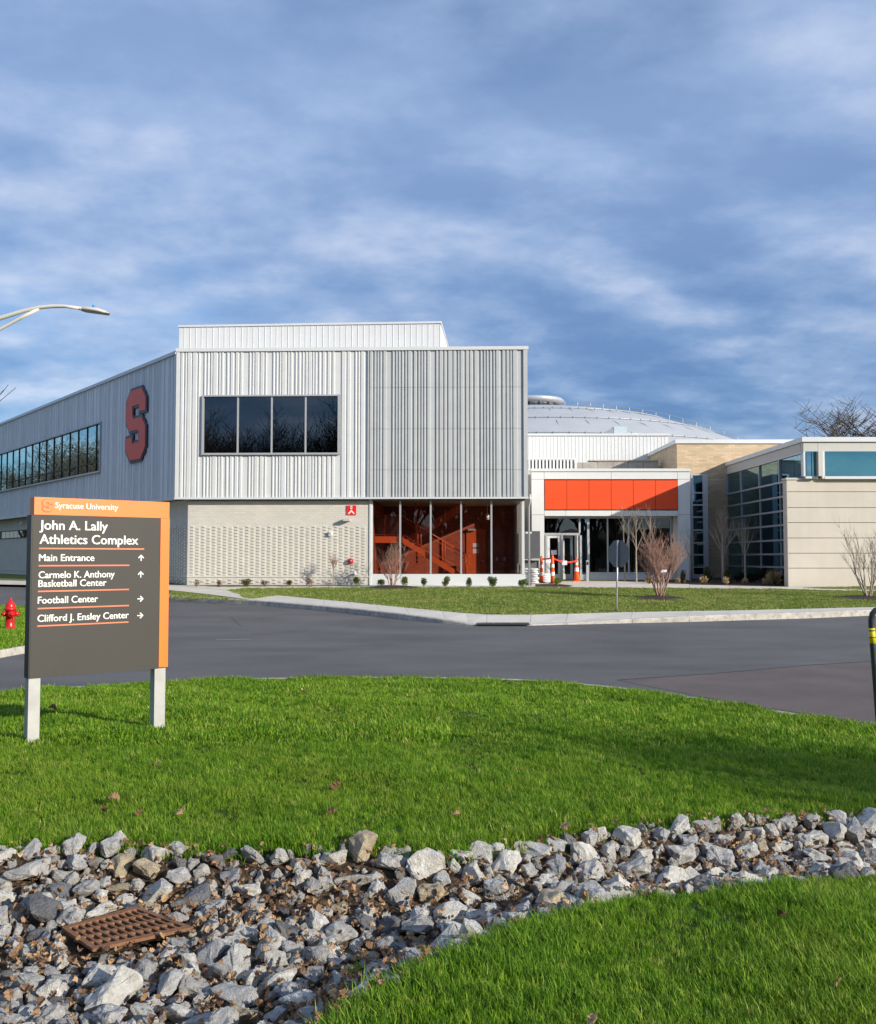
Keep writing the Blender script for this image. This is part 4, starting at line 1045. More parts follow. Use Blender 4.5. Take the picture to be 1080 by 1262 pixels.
# ================================================================== BACKGROUND: metal hall, dome, stone parapet, louvre
YH = 62
FH = Fr(atY(600, 600, YH), atY(824.5, 600, YH))
hall = thing('metal_hall', 'white standing seam metal hall behind the entrance pavilion', 'building', tuple(FH.p(0, 0, H(60))))
b = MB(); pr = []; a = 0; zH1 = FH.Z(740, 537); 
while a < FH.len - .25: pr += [(a, 0), (a + .19, 0), (a + .20, .02), (a + .22, .02), (a + .23, 0)]; a += .235
pr.append((FH.len, 0)); FH.corr(b, pr, H(60), zH1); FH.box(b, 0, FH.len, H(60), zH1, -20, -.02); b.build('wall', M['whitepanel'], hall)
FH.part('roof_cap', M['trim'], hall, -.1, FH.len + .1, zH1, zH1 + .14, -20, .1)
hv = thing('rooftop_unit', 'pale blue metal air handling unit on the white hall roof', 'air conditioner', tuple(atY(756, 537, 66)))
b = MB(); p0, p1 = atY(757, 537, 66), atY(773, 525.5, 66); b.box(p0.x, p1.x, 66, 70, p0.z - .3, p1.z); b.build('casing', M['hvac'], hv)
b = MB(); p2 = atY(739, 537, 66); b.add([(p2.x, 66.4, p0.z - .3), (p0.x - .005, 66.02, p0.z - .3), (p0.x - .005, 66.02, p1.z - .08), (p2.x, 66.4, p0.z + .1), (p2.x, 69, p0.z - .3), (p0.x - .005, 69, p0.z - .3), (p0.x - .005, 69, p1.z - .08), (p2.x, 69, p0.z + .1)],
      [(0, 1, 2, 3), (3, 2, 6, 7), (4, 7, 6, 5), (0, 3, 7, 4)]); b.build('intake_hood', M['alu'], hv)
YL = 54
FL = Fr(atY(630, 600, YL), atY(709, 600, YL))
lv = thing('louvre_screen', 'short slatted grey louvre screen above the pavilion roof', 'screen', tuple(FL.p(0, 0, 4)))
b = MB(); zl0, zl1 = FL.Z(680, 579), FL.Z(680, 564.5); a = 0
FL.box(b, 0, FL.len, zl1 - .08, zl1, -.1, .03); FL.box(b, 0, FL.len, zl0 - .5, zl0, -.1, .03)
b.build('frame', M['whitepanel'], lv)
nsl = int(FL.len / .2)
for i in range(nsl):
    FL.part('slat', M['whitepanel'], lv, i * .2, i * .2 + .11, zl0, zl1 - .082, -.08, .0)
FL.part('backing', M['board'], lv, 0, FL.len, zl0, zl1 - .08, -.4, -.3); FL.part('post', M['whitepanel'], lv, FL.len + .003, FL.len + .1, zl0 - .5, zl1, -.1, .03)
YS = 58
FS2 = Fr(atY(700, 600, YS), atY(812, 600, YS)); spz = thing('stone_parapet', 'old weathered stone parapet wall behind the pavilion roof', 'wall', tuple(FS2.p(0, 0, 3)))
edges = [0] + sorted(random.Random(2).uniform(.2, FS2.len - .2) for _ in range(0)) + [FS2.len * k / 6 for k in range(1, 7)]
for i in range(6): FS2.part('stone_block', M['stone'], spz, edges[i] + .01, edges[i + 1] - .01, 2.5, FS2.Z(760, 568.5 if i > 1 else 570), -.5, 0)
FS2.part('coping', M['stone'], spz, FS2.S(727), FS2.len, FS2.Z(760, 568.5) + .002, FS2.Z(760, 567), -.6, .08)
b = MB(); b.box(FS2.p(0, 0, 0).x - 6, FS2.p(FS2.len, 0, 0).x, YS + .6, YH - .3, 2.6, FS2.Z(760, 572)); b.build('flat_roof', M['fascia'], spz)

# dome
DC = Vector((atY(658, 600, 150).x, 150, -52.6)); RD = 77.9
dome = thing('stadium_dome', 'huge shallow pale grey dome roof with ring seams rising behind the hall', 'building', (DC.x, 150, 0))
b = MB(); prof = []
for k in range(46):
    r = 72 * k / 45 + .01; z = DC.z + math.sqrt(RD * RD - r * r); prof.append((r, z))
n = 96; vs, fs = [], []
for r, z in prof:
    for k in range(n): w = 2 * math.pi * k / n; vs.append((DC.x + r * math.cos(w), 150 + r * math.sin(w), z))
for i in range(len(prof) - 1):
    for k in range(n): q = (k + 1) % n; fs.append((i * n + k, (i + 1) * n + k, (i + 1) * n + q, i * n + q))
b.add(vs, fs, True); b.build('shell', M['dome'], dome)
def dz(r): return DC.z + math.sqrt(RD * RD - r * r)
for r in (21, 28, 34.5, 41):
    b = MB(); b.tube([(DC.x + r * math.cos(w), 150 + r * math.sin(w), dz(r) + .12) for w in [2 * math.pi * k / 120 for k in range(121)]], .07, 5, False)
    for k in range(110):
        w = 2 * math.pi * k / 110; b.box(DC.x + r * math.cos(w) - .06, DC.x + r * math.cos(w) + .06, 150 + r * math.sin(w) - .15, 150 + r * math.sin(w), dz(r), dz(r) + .26)
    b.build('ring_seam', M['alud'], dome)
b = MB()
for k in range(48):
    w = 2 * math.pi * k / 48; b.tube([(DC.x + r * math.cos(w), 150 + r * math.sin(w), dz(r) + .02) for r in (6, 14, 22, 30, 38, 46, 56)], .06, 4, False)
b.build('radial_seams', M['alud'], dome, kind='stuff')
b = MB()
for wdeg in (-14,):
    w = R(wdeg); pts = [(DC.x + r * math.cos(w), 150 + r * math.sin(w)) for r in range(5, 60, 2)]; rr = list(range(5, 60, 2))
    for dh in (.9, 1.5): b.tube([(p[0], p[1], dz(r) + dh) for p, r in zip(pts, rr)], .05, 4, False)
    for p, r in zip(pts, rr): b.tube([(p[0], p[1], dz(r)), (p[0], p[1], dz(r) + 1.5)], .05, 4, False)
b.build('safety_rail', M['steel'], dome)
cz0 = dz(4)
cup = MB(); cup.lathe([(3.9, cz0 + .9), (4.75, cz0 + 1.25), (4.9, cz0 + 1.6), (4.6, cz0 + 1.9), (1, cz0 + 2.1)], (DC.x, 150, 0), 40); cup.build('cupola_roof', M['alu'], dome)
cup = MB(); cup.lathe([(3.1, cz0 - 1.5), (3.1, cz0 + .9)], (DC.x, 150, 0), 30); cup.build('cupola_drum', M['reflect'], dome)
for k in range(16):
    w = 2 * math.pi * (k + .3) / 16; c = MB(); c.box(DC.x + 3.9 * math.cos(w) - .15, DC.x + 3.9 * math.cos(w) + .15, 150 + 3.9 * math.sin(w) - .15, 150 + 3.9 * math.sin(w) + .15, cz0 - 1.5, cz0 + 1.0); c.build('cupola_leg', M['black'], dome)

# tan brick building
YB = 54.75; XR = 16.7
FB = Fr(atY(835, 600, YB), (XR + 10, YB)); tb_ = thing('tan_brick_building', 'tall tan brick building block with white roof edge between pavilion and curtain wall', 'building', tuple(FB.p(0, 0, H(50))))
zbt = FB.Z(880, 546.5)
FB.part('brick_wall', M['tan'], tb_, 0, FB.len, H(50) - .1, zbt, -.4, 0)
b = MB(); b.box(FB.O.x, FB.O.x + .4, YB + .41, YB + 9.5, H(50) - .1, zbt); b.build('brick_wall', M['tan'], tb_)
FB.part('roof_edge', M['trim'], tb_, -.1, FB.len, zbt, FB.Z(880, 541.8), -.5, .1)
b = MB(); b.box(FB.O.x - .1, FB.O.x + .5, YB + .51, YB + 9.5, zbt, FB.Z(880, 541.8)); b.build('roof_edge', M['trim'], tb_)
# slit window bay
YW = 52.5; FW = Fr(atY(851.5, 600, YW), atY(872.5, 600, YW))
sl = thing('slit_window_bay', 'tall narrow window bay of eight stacked dark panes beside the pavilion', 'window', tuple(FW.p(0, 0, H(50))))
zy = lambda y: FW.Z(862, y)
FW.part('frame', M['alu'], sl, 0, FW.S(855.2), H(50), zy(584.5), -2, 0); FW.part('frame', M['alu'], sl, FW.S(867.5), FW.len, H(50), zy(584.5), -2, 0)
ys_ = [585, 607.3, 622.3, 637.3, 653.3, 669, 683.6, 698.9, 708.5]
for i, y in enumerate(ys_): FW.part('transom', M['alu'], sl, FW.S(855.2) + .002, FW.S(867.5) - .002, zy(y) - .04, zy(y) + .04, -.1, .0)
for i in range(8): FW.part('pane', M['g_teald'], sl, FW.S(855.2) + .003, FW.S(867.5) - .003, zy(ys_[i + 1]) + .042, zy(ys_[i]) - .042, -.06, -.05)
FW.part('backing', M['dark'], sl, .02, FW.len - .02, H(50), zy(584.5) - .02, -2.1, -2.02); FW.part('base', M['alu'], sl, FW.S(855.2) + .002, FW.S(867.5) - .002, H(50), zy(708.5) - .041, -.1, 0)

# ================================================================== RIGHT BUILDING
YR = 43.2
rb = thing('concrete_building', 'low right building of pale precast concrete panels under teal windows', 'building', (XR, YR, H(43)))
FR_ = Fr((XR, YR), (XR + 30, YR)); zf1 = FR_.Z(1030, 538.8); zf0 = FR_.Z(1030, 544.6); zf2 = FR_.Z(1030, 556.3)
FR_.part('roof_edge', M['trim'], rb, -.08, 30, zf0, zf1, -.5, .10)
FC = Fr((XR, YR + .003), (XR, YB), flip=True); FC.n = Vector((-1, 0, 0))
lc = FC.len
b = MB(); FC.box(b, .5, lc, zf0, zf1, -.5, .08); b.build('roof_edge', M['trim'], rb)
b = MB(); b.box(XR + .2, XR + 30, YR + .5, YB - .01, zf0 - .3, zf0 - .05); b.build('roof', M['trim'], rb)
def fpart(fr, a0, a1, z0, z1, d0, d1, m, nm): return fr.part(nm, M[m], rb, a0, a1, z0, z1, d0, d1)
xs_ = [0, FR_.S(1011), FR_.S(1100), 12, 20, 30]
for i in range(len(xs_) - 1): fpart(FR_, xs_[i] + .008, xs_[i + 1] - .008, zf2, zf0 - .006, -.35, 0, 'fascia', 'fascia_panel')
cy = [0.36, 2.9, 6.5, lc]
for i in range(3): fpart(FC, cy[i] + .008, cy[i + 1] - .008, zf2, zf0 - .006, -.3, 0, 'fascia', 'fascia_panel')
# upper windows front
zs1 = zf2 - .05; zs0 = FR_.Z(1030, 587.0)
w1 = FR_.part('window', M['trim'], rb, FR_.S(1018.5), 30, zs0 - .12, zs0, -.25, .04); 
fpart(FR_, .0, .085, zs0, zf2 - .003, -.3, .0, 'trim', 'corner_post')
FR_.part('frame', M['trim'], w1, FR_.S(1015.5), FR_.S(1018.8), zs0 - .1, zf2 - .003, -.25, .03)
x = FR_.S(1018.8)
while x < 28:
    FR_.part('pane', M['g_teal'], w1, x + .01, x + 3.4, zs0 + .004, zf2 - .006, -.08, -.07)
    FR_.part('mullion', M['alu'], w1, x + 3.405, x + 3.455, zs0 + .002, zf2 - .004, -.1, -.02); x += 3.46
w2 = FR_.part('window', M['trim'], rb, .087, FR_.S(1010), zs0 - .10, zs0, -.25, .02)
FR_.part('pane', M['g_teald'], w2, FR_.S(997), FR_.S(1003.5), zs0 + .004, zf2 - .006, -.1, -.09); FR_.part('pane', M['g_teal'], w2, FR_.S(1004), FR_.S(1009), zs0 + .004, zf2 - .006, -.1, -.09)
FR_.part('mullion', M['signback'], w2, FR_.S(1003.5) + .002, FR_.S(1004) - .002, zs0 + .002, zf2 - .004, -.12, -.06)
fpart(FR_, FR_.S(1009.2), FR_.S(1014.5), zs0, zf2 - .003, -.30, .20, 'fascia', 'pier')
fpart(FR_, FR_.S(1014.6), FR_.S(1015.4), zs0, zf2 - .003, -.30, .0, 'fascia', 'pier')
b = MB(); b.box(XR + .4, XR + 29, YR + 3.6, YR + 3.7, zs0 - .5, zf2 + .1); b.box(XR + .4, XR + 29, YR + .35, YR + 3.5, zf2 + .001, zf2 + .06); b.build('interior_wall', M['midroom'], rb)
b = MB()
for k in range(7): b.tube([(XR + 1.0 + 3.5 * k, YR + 1.2, zs0 - .1), (XR + 3.6 + 3.5 * k, YR + 1.2, zf2)], .06, 6)
b.build('roof_brace', M['fascia'], rb)
# concrete wall
YC = 43.42; FX = Fr((atY(971, 650, YC).x, YC), (XR + 30, YC)); cyz = [591, 606, 625.5, 644, 663, 681.8, 700.2]
a0x = atY(965.6, 650, YC + .0).x - FX.O.x
zj = [FX.Z(1020, y) for y in cyz] + [H(43) - .15]
for i in range(7):
    a = 0
    for w_ in (9.5, 9.5, 12):
        FX.part('panel', M['precast'], rb, a + .006, a + w_ - .006, zj[i + 1] + .012, zj[i] - .012, -.28, 0); a += w_
FX.part('backing', M['joint'], rb, .01, 30, H(43) - .1, zj[0] - .03, -.5, -.281)
FX.part('coping', M['fascia'], rb, -.05, 31, zj[0] - .01, zj[0] + .08, -.55, .05)
FX.part('end_pier', M['precast'], rb, -.012, .009, H(43) - .15, zj[0] - .012, -.5, -.004)
# curtain wall facing left
rows_z = [FC.Z(966, y) for y in (594, 612, 629.6, 647, 665.6, 683, 699.3)]
cols = [0.09, FC.O.y * 0 + (46.3 - YR), 49.2 - YR, 52.2 - YR, lc - .02]
cw = FC.part('curtain_wall', M['alu'], rb, cols[0], cols[-1], zf2 - .07, zf2 - .003, -.15, .03)
zb_ = [zf2 - .07] + rows_z + [H(48) + .0]
for i in range(1, 8):
    FC.part('transom', M['alu'], cw, .85, cols[-1], zb_[i] - .045, zb_[i] + .045, -.12, .035)
for j in range(4):
    FC.part('mullion', M['alu'], cw, cols[j + 1] - .04, cols[j + 1] + .04, zb_[1] + .047, zf2 - .071, -.12, .03)
    for i in range(8):
        if j: FC.part('mullion', M['alu'], cw, cols[j] - .025, cols[j] + .025, zb_[i + 1] + .047, zb_[i] - .047 if i else zf2 - .072, -.12, .0) if i else None
        zt_ = zb_[i] - .047 if i else zf2 - .072; zl_ = zb_[i + 1] + (.047 if i < 7 else 0)
        FC.part('pane', M['g_teald'], cw, (cols[j] + .041) if (i == 0 or j) else .85, cols[j + 1] - .041, zl_, zt_, -.06, -.05)
b = MB(); b.box(XR + 6, XR + 6.1, YR + .3, YB - .1, H(45), zf2 + .3); b.box(XR + .2, XR + 6, YB - .3, YB - .2, H(45), zf2 + .3); b.box(XR + .2, XR + 6, YR + .65, YB, H(48) - .1, H(48)); b.build('interior_wall', M['midroom'], rb)
for yy, tx in ((46.0, .8), (49.5, .8), (52.6, .8)):
    b = MB(); b.box(XR + tx, XR + tx + .35, yy, yy + .35, H(48), zf2); b.build('interior_column', M['fascia'], rb)
b = MB(); b.box(XR + .3, XR + 5.9, YR + 1, YB - .4, H(48) + 3.1, H(48) + 3.4); b.build('interior_floor', M['midroom'], rb)

# ================================================================== VEGETATION
def tree_mesh(name, seed, height, trunk_h, r0, mat_, style='vase', depth=4, nb=5, twig=.5, spread=.5, lean=0.0, sides=5, minr=.006, base_multi=1):
    rg = random.Random(seed); tr = MB(); br = MB()
    def grow(mb, p, d, ln, r, lev):
        n = 4; pts = [p]; rad = [r]; q = p.copy(); dd = d.copy()
        for k in range(n):
            dd = (dd + Vector((rg.uniform(-1, 1), rg.uniform(-1, 1), rg.uniform(-.3, .6))) * .13 + Vector((0, 0, .10))).normalized()
            q = q + dd * ln / n; pts.append(q.copy()); rad.append(max(r * (1 - .62 * (k + 1) / n), minr * .6))
        mb.tube(pts, rad, sides if lev < 2 else (4 if lev == 2 else 3), False)
        if lev < depth:
            kids = nb if lev < 2 else max(2, nb - 1)
            for c in range(kids):
                t = rg.uniform(.25, 1.0); i = min(int(t * n), n - 1); pp = pts[i].lerp(pts[i + 1], t * n - i); ax = rg.uniform(0, 2 * math.pi)
                side = Vector((math.cos(ax), math.sin(ax), rg.uniform(-.1, .5))); nd = (dd * (1 - spread) + side * spread).normalized()
                grow(br, pp, nd, ln * rg.uniform(.45, .72), max(rad[i] * .62, minr), lev + 1)
    if base_multi == 1:
        top = Vector((lean, 0, trunk_h)); tr.tube([(0, 0, -.15), (lean * .3, .0, trunk_h * .5), tuple(top)], [r0 * 1.15, r0 * .95, r0 * .8], 8, False)
        if style == 'central':
            pts = [top]; q = top.copy()
            for k in range(6): q = q + Vector((rg.uniform(-.04, .04), rg.uniform(-.04, .04), 1)) * (height - trunk_h) / 6; pts.append(q.copy())
            tr.tube(pts, [r0 * .8 * (1 - k / 6.5) for k in range(7)], 6, False)
            for k in range(nb * 4):
                t = rg.uniform(0, .92); i = int(t * 6); pp = pts[i].lerp(pts[i + 1], t * 6 - i); ax = k * 2.4 + rg.uniform(-.3, .3); up = rg.uniform(.9, 1.8)
                grow(br, pp, Vector((math.cos(ax), math.sin(ax), up)).normalized(), (height - trunk_h) * (1 - t) * rg.uniform(.45, .6) + .15, r0 * .42 * (1 - t * .6), 2)
        else:
            for k in range(nb):
                ax = k * 2 * math.pi / nb + rg.uniform(-.4, .4); grow(br, top, Vector((math.cos(ax) * spread, math.sin(ax) * spread, 1)).normalized(), (height - trunk_h) * rg.uniform(.5, .62), r0 * .55, 1)
            grow(br, top, Vector((0, 0, 1)), (height - trunk_h) * .6, r0 * .65, 1)
    else:
        for k in range(base_multi):
            ax = k * 2 * math.pi / base_multi + rg.uniform(-.3, .3); s = rg.uniform(.25, .6) * spread * 2
            grow(tr, Vector((math.cos(ax) * .06, math.sin(ax) * .06, -.05)), Vector((math.cos(ax) * s, math.sin(ax) * s, 1)).normalized(), height * rg.uniform(.5, .62), r0, 1)
    return tr, br
def mk(tr, br, name, label, cat, loc, m, group=None, rz=0, pn=('trunk', 'branches'), scale=1):
    t = thing(name, label, cat, loc, group)
    for b, nme in ((tr, pn[0]), (br, pn[1])):
        b2 = MB(); b2.v, b2.f, b2.sm = [(x + loc[0], y + loc[1], z + loc[2]) for x, y, z in b.v], b.f, b.sm
        b2.build(nme, m, t)
    t.rotation_euler = (0, 0, rz); t.scale = (scale,) * 3
    return t
def ptree(px, pyb, Y, ptop, label, seed, style='central', mt='bark', trunk=.35, r=.05, nb=4, depth=3, spread=.4, name='young_tree', cat='tree', multi=1, grp='bare young trees by the buildings', mulch=0, **kw):
    base = atY(px, pyb, Y); z = H(Y); h = atY(px, ptop, Y).z - z
    tr, br = tree_mesh(name, seed, h, h * trunk, r, M[mt], style, depth, nb, spread=spread, base_multi=multi, **kw)
    loc = (base.x, Y, z)
    t = mk(tr, br, name, label, cat, loc, M[mt], grp, rng.uniform(0, 6), ('trunk', 'branches') if multi == 1 else ('stems', 'twigs'))
    if mulch:
        b = MB(); n = 26; rg = random.Random(seed)
        ring = [(base.x + mulch * (1 + rg.uniform(-.08, .08)) * math.cos(2 * math.pi * k / n), Y + mulch * math.sin(2 * math.pi * k / n) * (1 + rg.uniform(-.08, .08))) for k in range(n)]
        b.add([(x, y, H(y) + .012) for x, y in ring] + [(base.x, Y, z + .13)] + [(base.x + (x - base.x) * .6, Y + (y - Y) * .6, H(y) + .07) for x, y in ring],
              [(k, (k + 1) % n, n + 1 + (k + 1) % n, n + 1 + k) for k in range(n)] + [(n + 1 + k, n + 1 + (k + 1) % n, n) for k in range(n)], True)
        tag(b.build('mulch_ring', M['mulch'], origin=(base.x, Y, z)), 'dark mulch ring around the ' + label.split(' ', 1)[1].split(' standing')[0][:48].strip(), 'mulch')
    return t
def Yof(py, off=.17):
    return G(540, py, off).y
ptree(483, 725, Yof(725), 667, 'reddish multi-stemmed bare shrub before the stairwell glass', 11, mt='barkred', multi=6, r=.030, nb=5, depth=4, minr=.0042, spread=.42, name='bare_shrub', cat='shrub', grp='multi-stemmed bare shrubs on the lawn', mulch=1.35)
ptree(814, 738, Yof(738), 655, 'large multi-stemmed bare shrub on the lawn right of stop sign', 12, mt='barkred', multi=8, r=.034, nb=6, depth=4, minr=.005, spread=.42, name='bare_shrub', cat='shrub', grp='multi-stemmed bare shrubs on the lawn', mulch=1.15)
ptree(1071, 738, Yof(738), 652, 'pale multi-stemmed bare shrub at the right picture edge', 13, mt='bark', multi=6, r=.036, nb=4, depth=4, spread=.33, name='bare_shrub', cat='shrub', grp='multi-stemmed bare shrubs on the lawn', mulch=1.3)
ptree(411, 720, 43.4, 682, 'tiny round-headed bare tree against the white brick wall', 14, 'vase', 'barkred', .5, .022, 5, 3, .5)
ptree(770.5, 715, 47.6, 624, 'slim bare tree nearest behind the stop sign', 15, 'central', 'bark', .25, .045, 3, 3, .25)
ptree(784.5, 716, 47.2, 626, 'slim bare tree second from left before the lobby panes', 16, 'central', 'bark', .3, .05, 4, 3, .3)
ptree(801.5, 716, 47.6, 622, 'slim bare tree rising behind the large bare shrub', 17, 'central', 'bark', .3, .045, 3, 3, .25)
ptree(851, 716, 47.8, 641, 'forked bare tree before the white pavilion right pier', 18, 'vase', 'bark', .38, .045, 3, 3, .42)
ptree(891.5, 717, 46.6, 625, 'bare tree with pointed crown before the tan brick wall', 19, 'central', 'bark', .32, .075, 5, 3, .4)
ptree(919, 717, 46.2, 628, 'bare upright tree before the dark curtain wall', 20, 'vase', 'bark', .38, .06, 4, 3, .28)

def shrub_mesh(seed, n, rx, rz, leaf):
    rg = random.Random(seed); V, F = [], []
    lobes = [(rg.uniform(-.5, .5) * rx, rg.uniform(-.5, .5) * rx, rz * rg.uniform(.35, .75), rg.uniform(.4, .65)) for _ in range(6)]
    for _ in range(n):
        lx, ly, lz, ls = rg.choice(lobes); d = Vector((rg.gauss(0, 1), rg.gauss(0, 1), rg.gauss(0, 1))).normalized() * (rg.random() ** .4) * ls
        c = Vector((lx + d.x * rx, ly + d.y * rx, max(.02, lz + d.z * rz * .7)))
        a = Vector((rg.gauss(0, 1), rg.gauss(0, 1), rg.gauss(0, 1))).normalized(); b_ = a.orthogonal().normalized(); s = leaf * rg.uniform(.6, 1.3)
        k = len(V); V += [tuple(c - a * s), tuple(c + b_ * s * .5), tuple(c + a * s), tuple(c - b_ * s * .5)]; F.append((k, k + 1, k + 2, k + 3))
    return V, F
SM = {}
def shrub(kind, px, pyb, Y, w, h, label, grp):
    key = (kind, len(SM) % 3)
    mt = {'green': 'shrub', 'yellow': 'shruby', 'brown': 'shrubb', 'dark': 'shrubd', 'straw': 'strawgrass'}[kind]
    base = atY(px, 700, Y); z = H(Y)
    sd = int(px * 7) % 5
    if (kind, sd) not in SM:
        if kind == 'straw':
            rg = random.Random(sd); V, F = [], []
            for _ in range(260):
                a = rg.uniform(0, 6.28); r = rg.uniform(0, .06); ln = .3 + .75 * rg.random() ** 1.5; o = rg.random() ** 1.6 * .75; k = len(V); cx, cy = math.cos(a), math.sin(a); ww = .011
                V += [(cx * r - cy * ww, cy * r + cx * ww, 0), (cx * r + cy * ww, cy * r - cx * ww, 0), (cx * (r + o * .35), cy * (r + o * .35), ln * .7), (cx * (r + o * .6), cy * (r + o * .6), ln * (1 - .3 * o))]
                F += [(k, k + 1, k + 2), (k + 1, k + 3, k + 2)]
        else: V, F = shrub_mesh(sd + 20, 750 if kind != 'brown' else 240, .55, 1.0, .075)
        me = bpy.data.meshes.new('shrub_leaves'); me.from_pydata(V, [], F); me.materials.append(M[mt]); SM[(kind, sd)] = me
    nm = {'straw': 'ornamental_grass'}.get(kind, 'shrub')
    t = thing(nm, label, 'grass clump' if kind == 'straw' else 'shrub', (base.x, Y, z), grp)
    o = link_mesh('foliage' if kind != 'straw' else 'blades', SM[(kind, sd)], (0, 0, 0), t); o.scale = (w * rng.uniform(.75, 1.2), w * rng.uniform(.8, 1.15), h * rng.uniform(.75, 1.2))
    if kind != 'straw':
        b = MB()
        for k in range(5): a = k * 1.3 + px; b.tube([(base.x, Y, z - .02), (base.x + math.cos(a) * w * .3, Y + math.sin(a) * w * .3, z + h * .6)], [.012, .005], 4, False)
        b.build('stems', M['barkred'], t)
    t.rotation_euler.z = px
    return t
FS_ = 43.3
brn = ['leftmost sparse brown shrub at foot of the white brick wall', 'second sparse brown shrub from left along the brick wall', 'third sparse brown-green shrub from left along the brick wall', 'fourth sparse brown shrub along the brick wall', 'fifth sparse brown-green shrub along the brick wall', 'sparse reddish shrub left of the tiny round-headed tree']
for x, lb in zip((243, 272, 303, 326.5, 356.5, 382.5), brn): shrub('brown' if x not in (303, 356.5) else 'yellow', x, 720, FS_, .42, .36, lb, 'small shrubs along the main building')
grn = ['green shrub at foot of wall below the water outlet', 'green shrub just left of the reddish bare shrub', 'green shrub just right of the reddish bare shrub', 'green shrub under the second stairwell pane', 'green shrub under the third stairwell pane', 'green shrub under the fourth stairwell pane', 'green shrub under the last stairwell pane', 'green shrub at right end of the stairwell by sandbags', 'green shrub by the orange delineator post']
for x, lb in zip((440, 470, 498.6, 522.7, 549.5, 576.4, 608, 643, 687.5), grn): shrub('green', x, 721, FS_ if x < 660 else 44.5, .42, .42, lb, 'small shrubs along the main building')
rs_ = [('dark', 843.5, 45.5, .42, .62, 'dark round shrub right of the large bare shrub'), ('straw', 800, 45.6, .5, .42, 'straw grass clump left of the large bare shrub'), ('straw', 835, 45.9, .4, .34, 'straw grass clump behind the large bare shrub twigs'),
 ('yellow', 873, 46.4, .45, .66, 'yellow-green shrub at foot of the slit window'), ('straw', 867.5, 45.0, .45, .45, 'straw grass clump in front of the slit window shrub'),
 ('straw', 895, 45.0, .45, .42, 'straw grass clump at foot of the pointed bare tree'), ('yellow', 898.5, 46.5, .42, .72, 'yellow-green shrub behind the pointed bare tree'), ('dark', 906, 47, .6, .55, 'dark shrub left of the upright tree'),
 ('straw', 918, 44.9, .45, .46, 'straw grass clump at foot of the upright bare tree'), ('dark', 928, 46.5, .62, .55, 'brown-red shrub right of the upright tree'), ('dark', 938, 46.8, .6, .6, 'dark shrub before the curtain wall middle'), ('straw', 944, 44.9, .5, .42, 'straw grass clump left of the tall straw clump'),
 ('straw', 954, 44.6, .8, .78, 'tallest straw grass clump by concrete wall corner'), ('dark', 966, 45.0, .4, .5, 'dark shrub tucked against concrete wall corner'), ('dark', 915, 47.6, .5, .5, 'dark shrub behind the upright bare tree stem')]
for k, x, Y, w, h, lb in rs_: shrub(k, x, 0, Y, w, h, lb, 'plants in the right hand bed')

# reflected and background trees
tp = []
for s_ in range(3):
    tr, br = tree_mesh('tree', 60 + s_, 19, 4.5, .35, M['barkdark'], 'vase', 4, 7, spread=.55, sides=4, minr=.03)
    ms = []
    for b, nme in ((tr, 'trunk'), (br, 'crown')):
        me = bpy.data.meshes.new(nme); me.from_pydata(b.v, [], b.f); me.materials.append(M['barkdark']); ms.append(me)
    tp.append(ms)
def big_tree(x, y, z, s, k, label, grp):
    t = thing('bare_tree', label, 'tree', (x, y, z), grp); link_mesh('trunk', tp[k % 3][0], parent=t); link_mesh('crown', tp[k % 3][1], parent=t)
    t.rotation_euler.z = k * 1.7; t.scale = (s, s, s * 1.0); return t
rt = random.Random(5)
for k in range(46):
    x = -62 + k * 1.95 + rt.uniform(-1, 1); y = -28 - rt.uniform(0, 18)
    big_tree(x, y, 0, rt.uniform(.85, 1.15), k, 'tall bare tree of the row mirrored in the upper windows', 'bare trees across the road behind the viewer')
for k in range(6):
    big_tree(-46 - k * 4.2 - rt.uniform(0, 6), 62 + k * 5.5 + rt.uniform(-5, 9), .7, rt.uniform(.55, .75), k, 'tall bare tree mirrored in the long left window strip', 'bare trees left of the building')
tl = big_tree(-18.7, 30.5, .2, .62, 2, 'bare tree with branch tips entering the left picture edge', 'bare trees left of the building')
tr, br = tree_mesh('tree', 91, 13.5, 3.0, .4, M['barkdark'], 'vase', 4, 8, spread=.85, sides=4, minr=.02)
dm = []
for b, nme in ((tr, 'trunk'), (br, 'crown')):
    me = bpy.data.meshes.new(nme); me.from_pydata(b.v, [], b.f); me.materials.append(M['barkdark']); dm.append(me)
for k, (x, y, sc3, lb) in enumerate(((48.2, 104, 1.30, 'dark dense bare tree crown at the far right above the roof'), (45.2, 101, 1.05, 'dark bushy bare tree crown left of the densest one above the right roof'), (52.5, 108, 1.6, 'dark bare tree just beyond the right picture edge behind the roof'))):
    t = thing('bare_tree', lb, 'tree', (x, y, .7), 'dark trees behind the right building'); link_mesh('trunk', dm[0], parent=t); link_mesh('crown', dm[1], parent=t)
    t.rotation_euler.z = k * 2.1; t.scale = (sc3,) * 3
